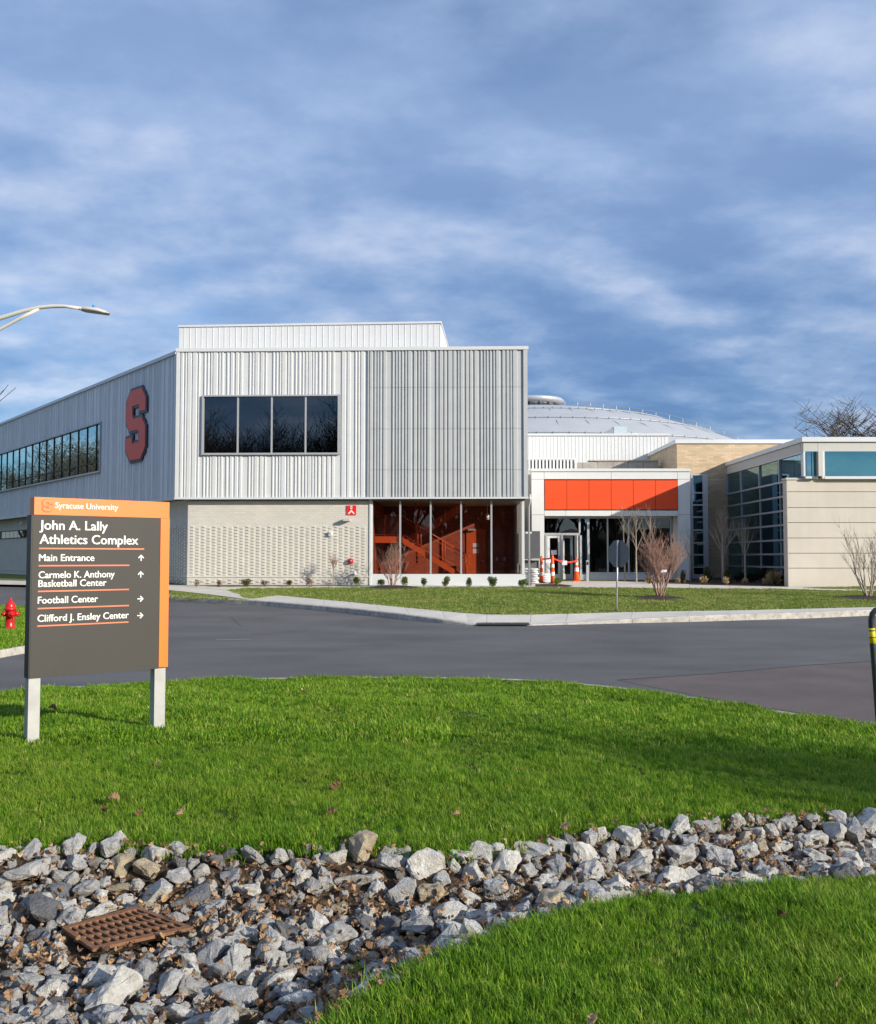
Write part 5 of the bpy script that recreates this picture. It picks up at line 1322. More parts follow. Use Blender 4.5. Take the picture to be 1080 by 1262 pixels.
# trees to the right whose shade lies over the near lawn
big_tree(11.5, 2.4, .1, .26, 1, 'bare tree on the right verge shading the near lawn', 'bare trees on the right verge')
big_tree(16.5, 1.2, .1, .24, 2, 'bare tree farther along the right verge shading the lawn', 'bare trees on the right verge')
b = MB(); rg = random.Random(9); hx = [-170 + 4 * k for k in range(66)]  # added unseen ridge that keeps bright sky out of the window reflections
vs = []
for k, x in enumerate(hx):
    for q, (dy, f) in enumerate(((0, 0), (2, .35), (5, .75), (9, 1.0), (16, 1.05), (40, .2))):
        vs.append((x + rg.uniform(-1, 1), -78 - dy + rg.uniform(-1.5, 1.5), f * ((9 + 1.5 * math.sin(x * .13) + rg.uniform(-2.5, 2.5)) if x < 22 else 7 + rg.uniform(-1, 1))))
b.add(vs, [(k * 6 + q, k * 6 + q + 1, (k + 1) * 6 + q + 1, (k + 1) * 6 + q) for k in range(65) for q in range(5)])
tag(b.build('added_ridge', mat('wood_dark', (.10, .09, .065), .95, 0, .5, .4, 1.0, 3)), 'added dark ridge standing for woods behind the viewer to darken window reflections', 'woods', kind='stuff')

# ================================================================== SIGNS AND STREET FURNITURE
SA = atZ(37.5, 836.5, 0); 
sa = atY(36.5, 836.5, 9.2); sb = atY(207.5, 830, 10.12)
FG = Fr(sa, sb)
zgs = float(mound(sa.x, sa.y))
sg = thing('directory_sign', 'charcoal and orange university directory sign on two grey posts in the near lawn', 'sign', (sa.x, sa.y, zgs))
W_ = FG.S(207.9); wd = FG.S(197.2)
zb0 = FG.Z(36.5, 836.5); ztp = FG.Z(38, 612.2); zmid = FG.Z(39, 634.2); th = .13
b = MB(); FG.box(b, 0, wd, zb0, zmid, -th, 0); FG.box(b, 0, -.0 + .0001, zb0, zmid, -th, 0)
bod = b.build('board', M['signdark'], sg)
FG.part('edge_cover', M['signside'], sg, -.012, -.001, zb0, zmid, -th, -.002)
FG.part('orange_header', M['signorange'], sg, .01, W_, zmid + .002, ztp, -th, .004)
FG.part('orange_side', M['signorange'], sg, wd + .001, W_ + .004, zb0 + .01, zmid + .0, -th, .006)
lw = .105
zl = zgs - .2
FG.part('leg', M['leg'], sg, -.005, lw, zl, zb0 - .002, -th + .01, -.012)
FG.part('leg', M['leg'], sg, wd - .035, wd + .085, float(mound(sb.x, sb.y)) - .2, zb0 - .002, -th + .01, -.012)
def T(s, x0, x1, yb, cap, bold=.021, m='letters', d=.0): return text_on(FG, s, 'lettering', M[m], sg, x0, x1, yb, cap, d, bold, .003)
T('Syracuse University', 68, 145.5, 627.4, 7.6, .016, d=.004)
T('John A. Lally', 48.8, 132.5, 653.2, 12.2); T('Athletics Complex', 48.8, 170, 670.6, 12.2)
T('Main Entrance', 48, 116, 691.4, 9); T('Carmelo K. Anthony', 47.6, 141, 712.0, 9); T('Basketball Center', 47.3, 131, 722.6, 9)
T('Football Center', 46.6, 120.4, 742.9, 9); T('Clifford J. Ensley Center', 46.3, 158.4, 764.0, 9)
for x0, x1, y in ((48, 177.8, 676.3), (47.6, 159.6, 697), (46.8, 159, 727.7), (46.4, 159, 748.2), (46, 158.4, 769.2)):
    FG.pxbox('rule', M['rule'], sg, x0, x1, y - .85, y + .85, .0005, .003)
def arrow(px, py, up):
    a, z = FG.hit(px, py, .003); s = .0042 * 8; b = MB()
    sh = [(-.16, -1), (.16, -1), (.16, .45), (-.16, .45)]; hd1 = [(0, 1), (-.95, .05), (-.75, -.25), (0, .5)]; hd2 = [(0, 1), (0, .5), (.75, -.25), (.95, .05)]
    for P in (sh, hd1, hd2):
        Q = [(x, y) if up else (y, -x) for x, y in P]
        b.add([FG.p(a + x * s, .003, z + y * s) for x, y in Q], [(0, 1, 2, 3)])
    b.build('arrow', M['letters'], sg)
for px, py, up in ((174, 687.4, True), (173.6, 707.8, True), (173.2, 738, False), (173, 758.6, False)): arrow(px, py, up)
sx0, sx1 = FG.S(51), FG.S(62); sz0, sz1 = FG.Z(56, 630.3), FG.Z(56, 616)
emblem(FG, sx0, sx1, sz0, sz1, .0045, .006, .9).build('logo_outline', M['signdeep'], sg); emblem(FG, sx0 + .004, sx1 + .004, sz0 + .003, sz1 + .003, .0061, .008, .1).build('logo', M['signorange'], sg)

# stop sign seen from the back
YST = Yof(754.5); pst = atY(760.0, 754.5, YST)
ss = thing('stop_sign', 'grey back of an octagonal stop sign on thin metal post in lawn', 'sign', (pst.x, YST, H(YST)))
cO = atY(761.7, 682.5, YST); ro = (atY(761, 666, YST).z - atY(761, 699, YST).z) / 2 / math.cos(R(22.5))
yaw = R(-50); ux = Vector((math.cos(yaw), math.sin(yaw), 0)); nn = Vector((math.sin(yaw), -math.cos(yaw), 0))
b = MB(); O1 = [cO + ux * ro * math.cos(R(22.5 + 45 * k)) + Vector((0, 0, ro * math.sin(R(22.5 + 45 * k)))) for k in range(8)]
b.add([p + nn * -.03 for p in O1] + [p - nn * .034 for p in O1], [tuple(range(8)), tuple(range(15, 7, -1))] + [(k, 8 + k, 8 + (k + 1) % 8, (k + 1) % 8) for k in range(8)]); b.build('sign_plate', M['signback'], ss)
topz = cO.z + ro * .93; b = MB()
pb, pt = Vector((pst.x, YST, H(YST) - .2)), Vector((cO.x, YST, topz))
b.tube([pb, pt], .03, 8); b.build('post', M['steel'], ss)
b = MB()
for dz_ in (-.25, .25): b.tube([cO + Vector((0, 0, dz_)) + nn * .04, cO + Vector((0, 0, dz_)) - nn * .028], .014, 6)
b.build('bolts', M['steel'], ss)
# small sign on a thin pale stake in the big shrub
pz = Yof(741); p_ = atY(823, 700, pz); b = MB()
tgs = thing('plant_tag', 'small pale tag hanging among the large bare shrub twigs', 'tag', tuple(atY(818, 705, pz)))
b.add([p for p in (atY(815, 705.5, pz), atY(822, 705, pz), atY(822.5, 702, pz), atY(816, 702.6, pz))], [(0, 1, 2, 3)]); b.build('label_plate', M['paper'], tgs)
b = MB(); b.tube([atY(818, 703, pz), (atY(818, 703, pz).x, pz, H(pz) - .1)], .008, 4); b.build('stake', M['steel'], tgs)

# fire hydrant
YH_ = Yof(776, .15); hp = atY(12.2, 776, YH_); hz = H(YH_) - .02; S_ = (atY(12, 735.5, YH_).z - hz) / .80
hy = thing('fire_hydrant', 'bright red fire hydrant on the grass island left of the directory sign', 'fire hydrant', (hp.x, YH_, hz))
c0 = (hp.x, YH_, hz); b = MB()
b.lathe([(r * S_, z * S_) for r, z in ((.15, -.02), (.15, .03), (.11, .035), (.11, .10), (.105, .11), (.105, .47), (.14, .48), (.14, .52), (.12, .53), (.115, .58), (.10, .64), (.06, .69), (.035, .70), (.035, .76), (.02, .78))], c0, 20); b.build('barrel', M['hydrant'], hy)
cc = Vector(c0) + Vector((0, 0, .38 * S_))
for dv, rr_, ln, nm in ((Vector((.55, -.83, 0)), .075, .20, 'pumper_nozzle'), (Vector((.95, .3, 0)), .05, .18, 'hose_nozzle'), (Vector((-.95, -.3, 0)), .05, .17, 'hose_nozzle')):
    dv.normalize(); b = MB(); b.tube([cc, cc + dv * (.10 * S_), cc + dv * (.101 * S_), cc + dv * ln * S_, cc + dv * (ln + .01) * S_, cc + dv * (ln + .04) * S_], [rr_ * .8 * S_, rr_ * .8 * S_, rr_ * 1.15 * S_, rr_ * 1.15 * S_, .03 * S_, .028 * S_], 12); b.build(nm, M['hydrant'], hy)
b = MB(); b.tube([cc + Vector((.12, -.14, 0)), cc + Vector((.16, -.12, -.12)), cc + Vector((.10, -.10, -.22)), cc + Vector((.06, -.09, -.1))], .006, 5); b.build('chain', M['steel'], hy)

# street lamp
YLm = 20.0
def LP(px, py, Y=YLm): return atY(px, py, Y)
poleX = -11.6
sl_ = thing('street_lamp', 'cream curved-arm street lamp reaching in from the left picture edge', 'street lamp', (poleX, YLm, 0.12))
b = MB(); b.tube([(poleX, YLm, -.1), (poleX, YLm, 3.5), (poleX, YLm, 7.0)], [.11, .09, .07], 12); b.build('pole', M['lamp'], sl_)
b = MB(); b.lathe([(.22, -.1), (.22, .05), (.16, .08), (.14, .3), (.11, .34)], (poleX, YLm, .12), 16); b.build('base', M['lamp'], sl_)
arm = [(poleX, YLm, 5.9), LP(-100, 425), LP(-50, 408.5), LP(0, 392), LP(30, 382.8), LP(50, 378.6), LP(65, 377.3), LP(80, 377.3), LP(102, 380.5)]
b = MB(); b.tube(arm, [.05] * 4 + [.042] * 3 + [.036] * 2, 10); b.build('arm', M['lamp'], sl_)
b = MB(); b.tube([(poleX, YLm, 5.2), LP(-60, 437), LP(0, 405.5), LP(25, 392), LP(48, 380.5)], .036, 8); b.build('brace', M['lamp'], sl_)
hd = LP(118, 383); b = MB()
pts_ = [LP(100, 380.8), LP(104, 381), LP(122, 383.2), LP(131, 385.3), LP(135.5, 386.2)]; rw_ = [.045, .085, .105, .09, .03]; rh_ = [.045, .07, .065, .045, .015]
vs, fs = [], []
for i, p in enumerate(pts_):
    for k in range(12): w = 2 * math.pi * k / 12; vs.append((p.x, p.y + rw_[i] * 1.5 * math.cos(w), p.z - .01 + rh_[i] * max(math.sin(w), -.55)))
for i in range(4):
    for k in range(12): fs.append((i * 12 + k, i * 12 + (k + 1) % 12, (i + 1) * 12 + (k + 1) % 12, (i + 1) * 12 + k))
fs.append(tuple(range(12))); fs.append(tuple(range(59, 47, -1))); b.add(vs, fs, True); b.build('lamp_head', M['lamp'], sl_)
b = MB(); q = LP(115.5, 380); b.tube([q, q + Vector((0, 0, .07))], [.035, .03], 10); b.build('photocell', mat('photocell_blue', (.05, .25, .6), .4), sl_)

# bent pipe hoop at the right edge
YQ = 7.0
hoop = thing('pipe_hoop', 'dark bent steel pipe hoop with yellow tape band at the right picture edge', 'barrier', tuple(atY(1092, 860, YQ)))
def Q(px, py, dy=0): p = atY(px, py, YQ); p.y += dy; return p
foot = Q(1093, 985); foot.z = float(mound(np.array([foot.x]), np.array([foot.y]))[0]) - .1
path = [foot, Q(1082.5, 880), Q(1078, 820), Q(1074.6, 775), Q(1074, 764), Q(1075.5, 756.5), Q(1079.5, 752), Q(1086, 750.6), Q(1130, 750.6), Q(1141, 752.5), Q(1146, 758), Q(1147.5, 768)]
foot2 = Q(1152, 985); foot2.z = foot.z; path.append(foot2)
b = MB(); b.tube(path, .021, 12); b.build('pipe', M['pipe'], hoop)
b = MB(); b.tube([Q(1074.75, 774), Q(1076.2, 793)], .0225, 12); b.build('yellow_band', M['yellow'], hoop)
b = MB(); b.tube([Q(1074.85, 776.5), Q(1074.95, 777.8)], .0229, 12); b.tube([Q(1075.6, 785), Q(1075.7, 786)], .0229, 12); b.build('band_print', M['black'], hoop)

# construction gear near the door
YD = 46.8
def ground_at(px, Y): return Vector((atY(px, 700, Y).x, Y, H(Y)))
bd = thing('grey_board', 'dark grey upright board standing behind the stacked sandbags', 'board', tuple(ground_at(657, 48.2)))
FBd = Fr(atY(647, 670, 48.2), atY(667, 670, 48.2))
FBd.pxbox('panel', M['board'], bd, 645, 665.8, 654.5, 688.5, -.06, 0); FBd.pxbox('ledge', M['alu'], bd, 645, 666.5, 689, 690.3, -.3, .05)
FBd.pxbox('lower_panel', M['signback'], bd, 645, 665, 690.6, 714, -.3, -.25); FBd.pxbox('label_plate', M['paper'], bd, 648, 655.5, 655.5, 657.6, .001, .01)
for px in (645.5, 664.5): FBd.part('post', M['alu'], bd, FBd.S(px), FBd.S(px) + .05, H(48.2) - .05, FBd.Z(656, 690.5), -.24, -.18)
def bag_mesh(seed):
    rg = random.Random(seed); b = MB(); n = 10; vs, fs = [], []
    for i in range(7):
        t = i / 6 * 2 - 1
        for k in range(n): w = 2 * math.pi * k / n; e = (1 - abs(t) ** 3.5) ** .5 if abs(t) < 1 else 0; vs.append((t * .30, math.cos(w) * .17 * (e * .9 + .1), math.copysign(abs(math.sin(w)) ** .8, math.sin(w)) * .058 * (e + .06) * rg.uniform(.9, 1.1)))
    for i in range(6):
        for k in range(n): q = (k + 1) % n; fs.append((i * n + k, i * n + q, (i + 1) * n + q, (i + 1) * n + k))
    fs.append(tuple(range(n))[::-1]); fs.append(tuple(6 * n + k for k in range(n)))
    me = bpy.data.meshes.new('sandbag'); me.from_pydata(vs, [], fs); me.polygons.foreach_set('use_smooth', [True] * len(fs)); return me
bm_ = [bag_mesh(s) for s in range(3)]
for m_ in bm_: m_.materials.append(M['bag'])
ordw = ['bottom', 'second', 'third', 'fourth', 'fifth', 'sixth', 'top']
for si, (px, Y, nb_, nm) in enumerate(((650.5, 45.9, 7, 'left'), (659, 45.7, 7, 'right'))):
    for k in range(nb_):
        g0 = ground_at(px, Y); o = link_mesh('sandbag', bm_[(k + si) % 3], (g0.x + rng.uniform(-.03, .03), Y + rng.uniform(-.03, .03), g0.z + .055 + k * .105))
        o.rotation_euler = (0, rng.uniform(-.04, .04), rng.uniform(-.25, .25) + (1.35 if (k % 2 and si) else 0)); o.scale.x = .78
        tag(o, f'white sandbag, {ordw[k]} layer of the {nm} stack by the stairwell corner', 'sandbag', 'white sandbags stacked by the corner')
for k in range(4):
    g0 = ground_at(673.5, 46.6); me_ = bm_[k % 3]; o = link_mesh('plastic_sack', me_, (g0.x, 46.6 + .02 * k, g0.z + .06 + k * .11)); o.rotation_euler.z = .2 * k; o.scale = (.9, .9, 1.05)
    tag(o, f'greyish sack, {["bottom", "second", "third", "top"][k]} in the pile between the orange posts', 'sack', 'grey sacks between the orange posts')
def delineator(px, Y, ptop, label, tilt=0, cone=False):
    g0 = ground_at(px, Y); h = atY(px, ptop, Y).z - g0.z
    t = thing('traffic_cone' if cone else 'delineator_post', label, 'cone' if cone else 'barrier post', tuple(g0))
    P = lambda z: (g0.x + tilt * z, g0.y, g0.z + z)
    rr = (lambda z: .17 - .13 * z / h) if cone else (lambda z: .11 - .045 * z / h)
    b = MB(); b.tube([P(.03), P(h * .97), P(h)], [rr(0), rr(h * .97), rr(h) * .5], 14); b.build('body', M['safety'], t)
    b = MB(); b.hexa([(g0.x - .2, Y - .2, g0.z), (g0.x + .2, Y - .2, g0.z), (g0.x + .2, Y + .2, g0.z), (g0.x - .2, Y + .2, g0.z), (g0.x - .17, Y - .17, g0.z + .05), (g0.x + .17, Y - .17, g0.z + .05), (g0.x + .17, Y + .17, g0.z + .05), (g0.x - .17, Y + .17, g0.z + .05)]); b.build('base', M['safety'] if cone else M['black'], t)
    for z0, z1 in (((.45, .62), (.74, .84)) if cone else ((.28, .42), (.58, .70))):
        b = MB(); b.tube([P(h * z0), P(h * z1)], [rr(h * z0) + .004, rr(h * z1) + .004], 14, False); b.build('reflective_band', M['reflect'], t)
    b = MB(); b.tube([P(h), P(h + .07)], [.05, .03], 8); b.build('top_grip', M['safety'], t)
    return P(h * .93)
t1 = delineator(667, 46.3, 686.5, 'orange and white delineator post beside the sandbags', .02)
t2 = delineator(681.3, 45.8, 685, 'orange and white delineator post nearest the green shrub')
t3 = delineator(711, 47.4, 689, 'orange traffic cone by the open glass door', 0, True)
def tape(a, b_, label, sag):
    a, b_ = Vector(a), Vector(b_); bb = MB(); n = 10; vs = []
    for k in range(n + 1): p = a.lerp(b_, k / n) - Vector((0, 0, sag * 4 * (k / n) * (1 - k / n))); vs += [p - Vector((0, 0, .035)), p + Vector((0, 0, .035))]
    bb.add(vs, [(2 * k, 2 * k + 2, 2 * k + 3, 2 * k + 1) for k in range(n)]); tag(bb.build('barrier_tape', M['tape'], origin=a), label, 'tape', 'red barrier tape')
tape(t1, t2, 'short red barrier tape between the two orange posts', .03); tape(t2, t3, 'long red barrier tape from post to traffic cone', .14)
for px, py, lb in ((696, 693.5, 'white paper notice hanging on the long red tape'), (676, 691, 'white paper notice hanging between the two orange posts')):
    p = atY(px, py, 46.5); b = MB(); b.box(p.x - .12, p.x + .12, p.y - .03, p.y - .022, p.z - .11, p.z + .10); tag(b.build('paper_notice', M['paper'], origin=p), lb, 'notice')
b = MB(); g0 = ground_at(683.6, 45.3); b.box(g0.x - .03, g0.x + .03, 45.3, 45.34, g0.z - .05, atY(683, 709, 45.3).z); tag(b.build('wooden_stake', mat('stake_wood', (.5, .3, .1), .8), origin=g0), 'short yellowish wooden stake beside the orange post', 'stake')
b = MB(); g0 = ground_at(724.5, 47.6); b.box(g0.x - .06, g0.x + .06, 47.6, 47.72, g0.z - .05, g0.z + 1.05); ob = b.build('push_button_post', M['alu'], origin=g0); tag(ob, 'slim metal post with door push button before the lobby glass', 'post')
b = MB(); b.box(g0.x - .045, g0.x + .045, 47.585, 47.599, g0.z + .82, g0.z + .97); b.build('button_plate', M['black'], ob)

# ================================================================== ROCK SWALE
def rock_meshes(nv=14):
    out = []
    for s in range(nv):
        rg = random.Random(100 + s); bm = bmesh.new()
        sc = (1, rg.uniform(.6, .95), rg.uniform(.45, .8))
        for _ in range(rg.randint(11, 17)):
            d = Vector((rg.gauss(0, 1), rg.gauss(0, 1), rg.gauss(0, 1))).normalized() * rg.uniform(.86, 1.0)
            d = Vector((math.copysign(abs(d.x) ** .8, d.x), math.copysign(abs(d.y) ** .8, d.y), math.copysign(abs(d.z) ** .8, d.z)))
            bm.verts.new((d.x * sc[0], d.y * sc[1], d.z * sc[2]))
        r = bmesh.ops.convex_hull(bm, input=bm.verts[:]); bmesh.ops.delete(bm, geom=[g for g in r['geom_interior'] if isinstance(g, bmesh.types.BMVert)], context='VERTS')
        bmesh.ops.dissolve_limit(bm, angle_limit=R(12), verts=bm.verts[:], edges=bm.edges[:])
        bmesh.ops.bevel(bm, geom=bm.edges[:], offset=.045, segments=1, affect='EDGES', profile=.6, clamp_overlap=True)
        bmesh.ops.triangulate(bm, faces=bm.faces[:])
        bmesh.ops.subdivide_edges(bm, edges=[e for e in bm.edges if e.calc_length() > .24], cuts=2, use_grid_fill=True)
        bmesh.ops.triangulate(bm, faces=bm.faces[:])
        for v in bm.verts:
            n_ = noise.noise(v.co * 2.3 + Vector((s * 7, 0, 0))) * .15 + noise.noise(v.co * 5.5 + Vector((0, s * 3, 0))) * .09 + noise.noise(v.co * 11 + Vector((0, 0, s))) * .04
            v.co += v.co.normalized() * n_
        me = bpy.data.meshes.new('rock'); bm.to_mesh(me); bm.free(); me.materials.append(M['rock']); out.append(me)
    return out
RM = rock_meshes()
rr_ = random.Random(77); rocks = []
GPX = [(80, 1151), (168, 1126), (232, 1150), (116, 1176)]      # the rusty grate corners
GW = [atZ(x, y, .125) for x, y in GPX]
gc = sum(GW, Vector()) / 4
cell = {}
def clear(x, y, r, f):
    cx, cy = int(x // .3), int(y // .3)
    for i in range(cx - 1, cx + 2):
        for j in range(cy - 1, cy + 2):
            for (a, b_, q) in cell.get((i, j), ()):
                if (a - x) ** 2 + (b_ - y) ** 2 < ((q + r) * f) ** 2: return False
    return True
CHa = np.array(CH); x0_, x1_ = -4.6, 6.9; y0_, y1_ = 2.6, 8.4
for (tries, rlo, rhi, f) in ((700, .092, .122, .86), (7000, .066, .094, .78), (30000, .040, .062, .73), (60000, .020, .040, .78)):
    xs = np.array([rr_.uniform(x0_, x1_) for _ in range(tries)]); ysv = np.array([rr_.uniform(y0_, y1_) for _ in range(tries)])
    ok = inpoly(xs, ysv, CH); dd_ = polydist(xs, ysv, CH)
    gd = polydist(xs, ysv, [(p.x, p.y) for p in GW]); gi_ = inpoly(xs, ysv, [(p.x, p.y) for p in GW])
    for x, y, o_, d_, g_, gin in zip(xs, ysv, ok, dd_, gd, gi_):
        r = rr_.uniform(rlo, rhi)
        if not o_ or d_ < r * .35 or gin or g_ < r * 1.0: continue
        if g_ < .3 and r > .07 and y < gc.y: continue
        if abs(x / y) > .64: continue
        # leafy bare patches
        nn_ = noise.noise(Vector((x * 1.1 + 3, y * 1.6, 2)))
        if rlo > .08 and rr_.random() < .12: continue
        if nn_ > .22 and rlo < .1 and x < 1.5 and rr_.random() < .8: continue
        if clear(x, y, r, f): rocks.append((x, y, r)); cell.setdefault((int(x // .3), int(y // .3)), []).append((x, y, r))
bedz = mound(np.array([q[0] for q in rocks]), np.array([q[1] for q in rocks]))
def pxof(x, y, z):
    dx, dy, dz_ = x, y, z - EYE; fy = dy * CP + dz_ * SP; fu = -dy * SP + dz_ * CP
    return 540 + 1170 * dx / fy, 631 - 1170 * fu / fy
info = []
for (x, y, r), z in zip(rocks, bedz):
    px, py = pxof(x, y, z); vis = -20 < px < 1100 and py < 1285; info.append((r / y if vis else -1, x, y, r, z, px, py))
info.sort(reverse=True)
cols_ = [('pale grey', (.60, .58, .535), 38), ('mid grey', (.46, .45, .43), 28), ('blue grey', (.38, .385, .395), 15), ('dark slate', (.15, .155, .165), 5), ('tan', (.46, .38, .26), 6), ('whitish', (.62, .60, .56), 10)]
cw_ = [c[2] for c in cols_]
ORD = 'first second third fourth fifth sixth seventh eighth ninth tenth eleventh twelfth thirteenth fourteenth fifteenth sixteenth seventeenth eighteenth nineteenth twentieth'.split()
def rowof(px, py):
    up_, lo2 = np.interp(px, [q[0] for q in CHU], [q[1] for q in CHU]), np.interp(px, [q[0] for q in CHL[::-1]], [q[1] for q in CHL[::-1]])
    t = (py - up_) / max(1, lo2 - up_)
    return 'along the upper grass edge' if t < .17 else 'in the upper part of the swale' if t < .38 else 'down the middle of the swale' if t < .62 else 'in the lower part of the swale' if t < .84 else 'along the lower grass edge'
labs = {}
far_stuff = []
for i, (k, x, y, r, z, px, py) in enumerate(info):
    c = rr_.choices(cols_, cw_)[0]; m_ = 1 if c[0] != 'dark slate' else 1
    if i < 300 and k > 0:
        o = link_mesh('rock', rr_.choice(RM), (x, y, z + r * rr_.uniform(.28, .52)))
        o.rotation_euler = (rr_.uniform(-.5, .5), rr_.uniform(-.5, .5), rr_.uniform(0, 6.28)); o.scale = (r * 1.2, r * 1.2, r * rr_.uniform(1.0, 1.3))
        j = rr_.uniform(.85, 1.15); o.color = (c[1][0] * j, c[1][1] * j, c[1][2] * j, 1)
        tag(o, None, 'rock', 'limestone rocks in the drainage swale'); size = 'big' if r > .09 else ('medium' if r > .066 else 'small'); labs.setdefault((size, c[0], rowof(px, py)), []).append((px, o))
    else: far_stuff.append((x, y, z + r * .4, r))
for (size, cn, row), lst in labs.items():
    lst.sort(key=lambda q: q[0])
    for k, (px, o) in enumerate(lst):
        half = 'left' if k < (len(lst) + 1) // 2 else 'right'; q = k if half == 'left' else len(lst) - 1 - k
        o['label'] = (f'{ORD[min(q, 19)]} {size} {cn} rock from the {half} {row}') if len(lst) > 1 else f'only {size} {cn} rock {row}'
# remaining small stones: one mass
RM2 = M['rock'].copy(); RM2.name = 'limestone_small'
for n_ in RM2.node_tree.nodes:
    if n_.type == 'OBJECT_INFO':
        cr = ramp(RM2.node_tree, n_.outputs['Random'], [(0, (.20, .20, .20)), (.3, (.44, .43, .41)), (.6, (.54, .52, .48)), (.85, (.62, .60, .56)), (1, (.46, .38, .27))])
        for l in list(RM2.node_tree.links):
            if l.from_node == n_ and l.from_socket.name == 'Color': RM2.node_tree.links.new(cr, l.to_socket)
protos = [([tuple(v.co) for v in m_.vertices], [tuple(p.vertices) for p in m_.polygons]) for m_ in RM[:6]]
fs_ = np.array(far_stuff); n = len(fs_); rgn = np.random.default_rng(3)
scatter('small_stones', protos, fs_[:, :3], rgn.uniform(-3, 3, (n, 3)), fs_[:, 3] * 1.2, rgn.integers(0, 6, n), RM2)
tag(bpy.data.objects['small_stones'], 'mass of small grey stones filling gaps between the swale rocks', 'stones', kind='stuff')

# leaf litter
def leafproto(seed):
    rg = random.Random(seed); V, F = [], []
    n = 9; L_ = 1.0; cen = []
    for k in range(n):
        t = k / (n - 1); w = (.12 + .33 * math.sin(math.pi * t) ** .7) * (1.1 if k % 2 else .8); cz = .35 * math.sin(t * 3.1 + seed) * rg.uniform(.4, 1)
        V += [(t - .5, -w, cz + abs(w) * rg.uniform(.2, .9)), (t - .5, 0, cz), (t - .5, w, cz + abs(w) * rg.uniform(.2, .9))]
    for k in range(n - 1): b_ = 3 * k; F += [(b_, b_ + 3, b_ + 4, b_ + 1), (b_ + 1, b_ + 4, b_ + 5, b_ + 2)]
    return V, F
lpro = [leafproto(s) for s in range(5)]
n = 36000; xs = rgn.uniform(-4.6, 6.9, n); ysv = rgn.uniform(2.6, 8.4, n); keep = inpoly(xs, ysv, CH) & (np.abs(xs / ysv) < .64)
gin = inpoly(xs, ysv, [(p.x, p.y) for p in GW]); keep &= ~gin
pn_ = np.array([noise.noise(Vector((a * 1.1 + 3, b_ * 1.6, 2))) for a, b_ in zip(xs, ysv)]); keep &= (rgn.random(n) < np.where(pn_ > .05, 1, .5))
xs, ysv = xs[keep], ysv[keep]; n = len(xs)
zz = mound(xs, ysv) + rgn.uniform(.005, .085, n)
scatter('leaf_litter', lpro, np.stack([xs, ysv, zz], 1), np.stack([rgn.uniform(-.7, .7, n), rgn.uniform(-.7, .7, n), rgn.uniform(0, 6.3, n)], 1), rgn.uniform(.018, .046, n), rgn.integers(0, 5, n), M['deadleaf'])
tag(bpy.data.objects['leaf_litter'], 'dry brown fallen leaves lying between the swale rocks', 'leaves', kind='stuff')
lm = []
for v, f in lpro:
    me = bpy.data.meshes.new('leaf'); me.from_pydata(v, [], f); me.materials.append(M['deadleaf']); lm.append(me)
for i, (px, py, s, lb) in enumerate([(64, 873, .10, 'orange-brown fallen leaf on grass between the sign legs'), (373, 851, .08, 'small orange leaf near the far lawn edge'), (413, 968, .09, 'pale upturned leaf on the middle lawn'), (408, 997, .09, 'brown leaf below the pale upturned leaf'),
    (697, 1016, .08, 'pale leaf on the lawn above the rocks'), (140, 984, .08, 'small orange leaf on the left lawn'), (126, 997, .07, 'thin tan leaf left of the orange leaf'), (171, 1001, .06, 'small orange leaf nearest the left rocks'), (223, 998, .08, 'dark brown leaf pair above the left rocks'),
    (195, 939, .07, 'tan leaf below the right sign leg'), (563, 1003, .05, 'tiny pale leaf in centre lawn'), (963, 1125, .05, 'tiny pale leaf on the lower right lawn'), (1032, 1209, .05, 'tiny pale leaf at the lower right corner'), (731, 1252, .05, 'small pale leaf at the bottom edge of the lawn')]):
    p = atZ(px, py, .26); z = float(mound(np.array([p.x]), np.array([p.y]))[0])
    p = atZ(px, py, z + .07); o = link_mesh('fallen_leaf', lm[i % 5], (p.x, p.y, z + .06)); o.scale = (s,) * 3; o.rotation_euler = (.5, .3, i * 1.3); tag(o, lb, 'leaf', 'fallen leaves on the near lawn')

# rusty grate in the swale
gt = thing('drain_grate', 'rusty brown cast iron drain grate lying among the rocks at left', 'drain grate', tuple(gc))
b = MB(); P0, P1_, P2, P3 = GW[3], GW[2], GW[1], GW[0]; up = Vector((0, 0, .03))
def gp_(s, t): return P0.lerp(P1_, s).lerp(P3.lerp(P2, s), t)
def gbar(s0, s1, t0, t1, h=.03):
    a, c, e, f = gp_(s0, t0), gp_(s1, t0), gp_(s1, t1), gp_(s0, t1); u = Vector((0, 0, h)); lo = Vector((0, 0, .018)); b.hexa([a + lo, c + lo, e + lo, f + lo, a + u, c + u, e + u, f + u])
nr, nc = 11, 4
for k in range(nr + 1):
    c = k / nr; gbar(max(0, c - .015) if k else 0, min(1, c + .015) if k < nr else 1, 0, 1, .031)
for k in range(nc + 1):
    c = k / nc; gbar(0, 1, max(0, c - .030) if k else 0, min(1, c + .030) if k < nc else 1, .0295)
gbar(-.03, .03, -.04, 1.04, .0325); gbar(.97, 1.03, -.04, 1.04, .0325); gbar(-.025, 1.025, -.05, .05, .033); gbar(-.025, 1.025, .95, 1.05, .033)
b.build('grate', M['ironrust'], gt)
b = MB(); b.add([gp_(0, 0) + up * .1, gp_(1, 0) + up * .1, gp_(1, 1) + up * .1, gp_(0, 1) + up * .1], [(0, 1, 2, 3)]); b.build('pit_shade', M['signside'], gt)  # black sheet just below the bars; the slots' shade is in its colour

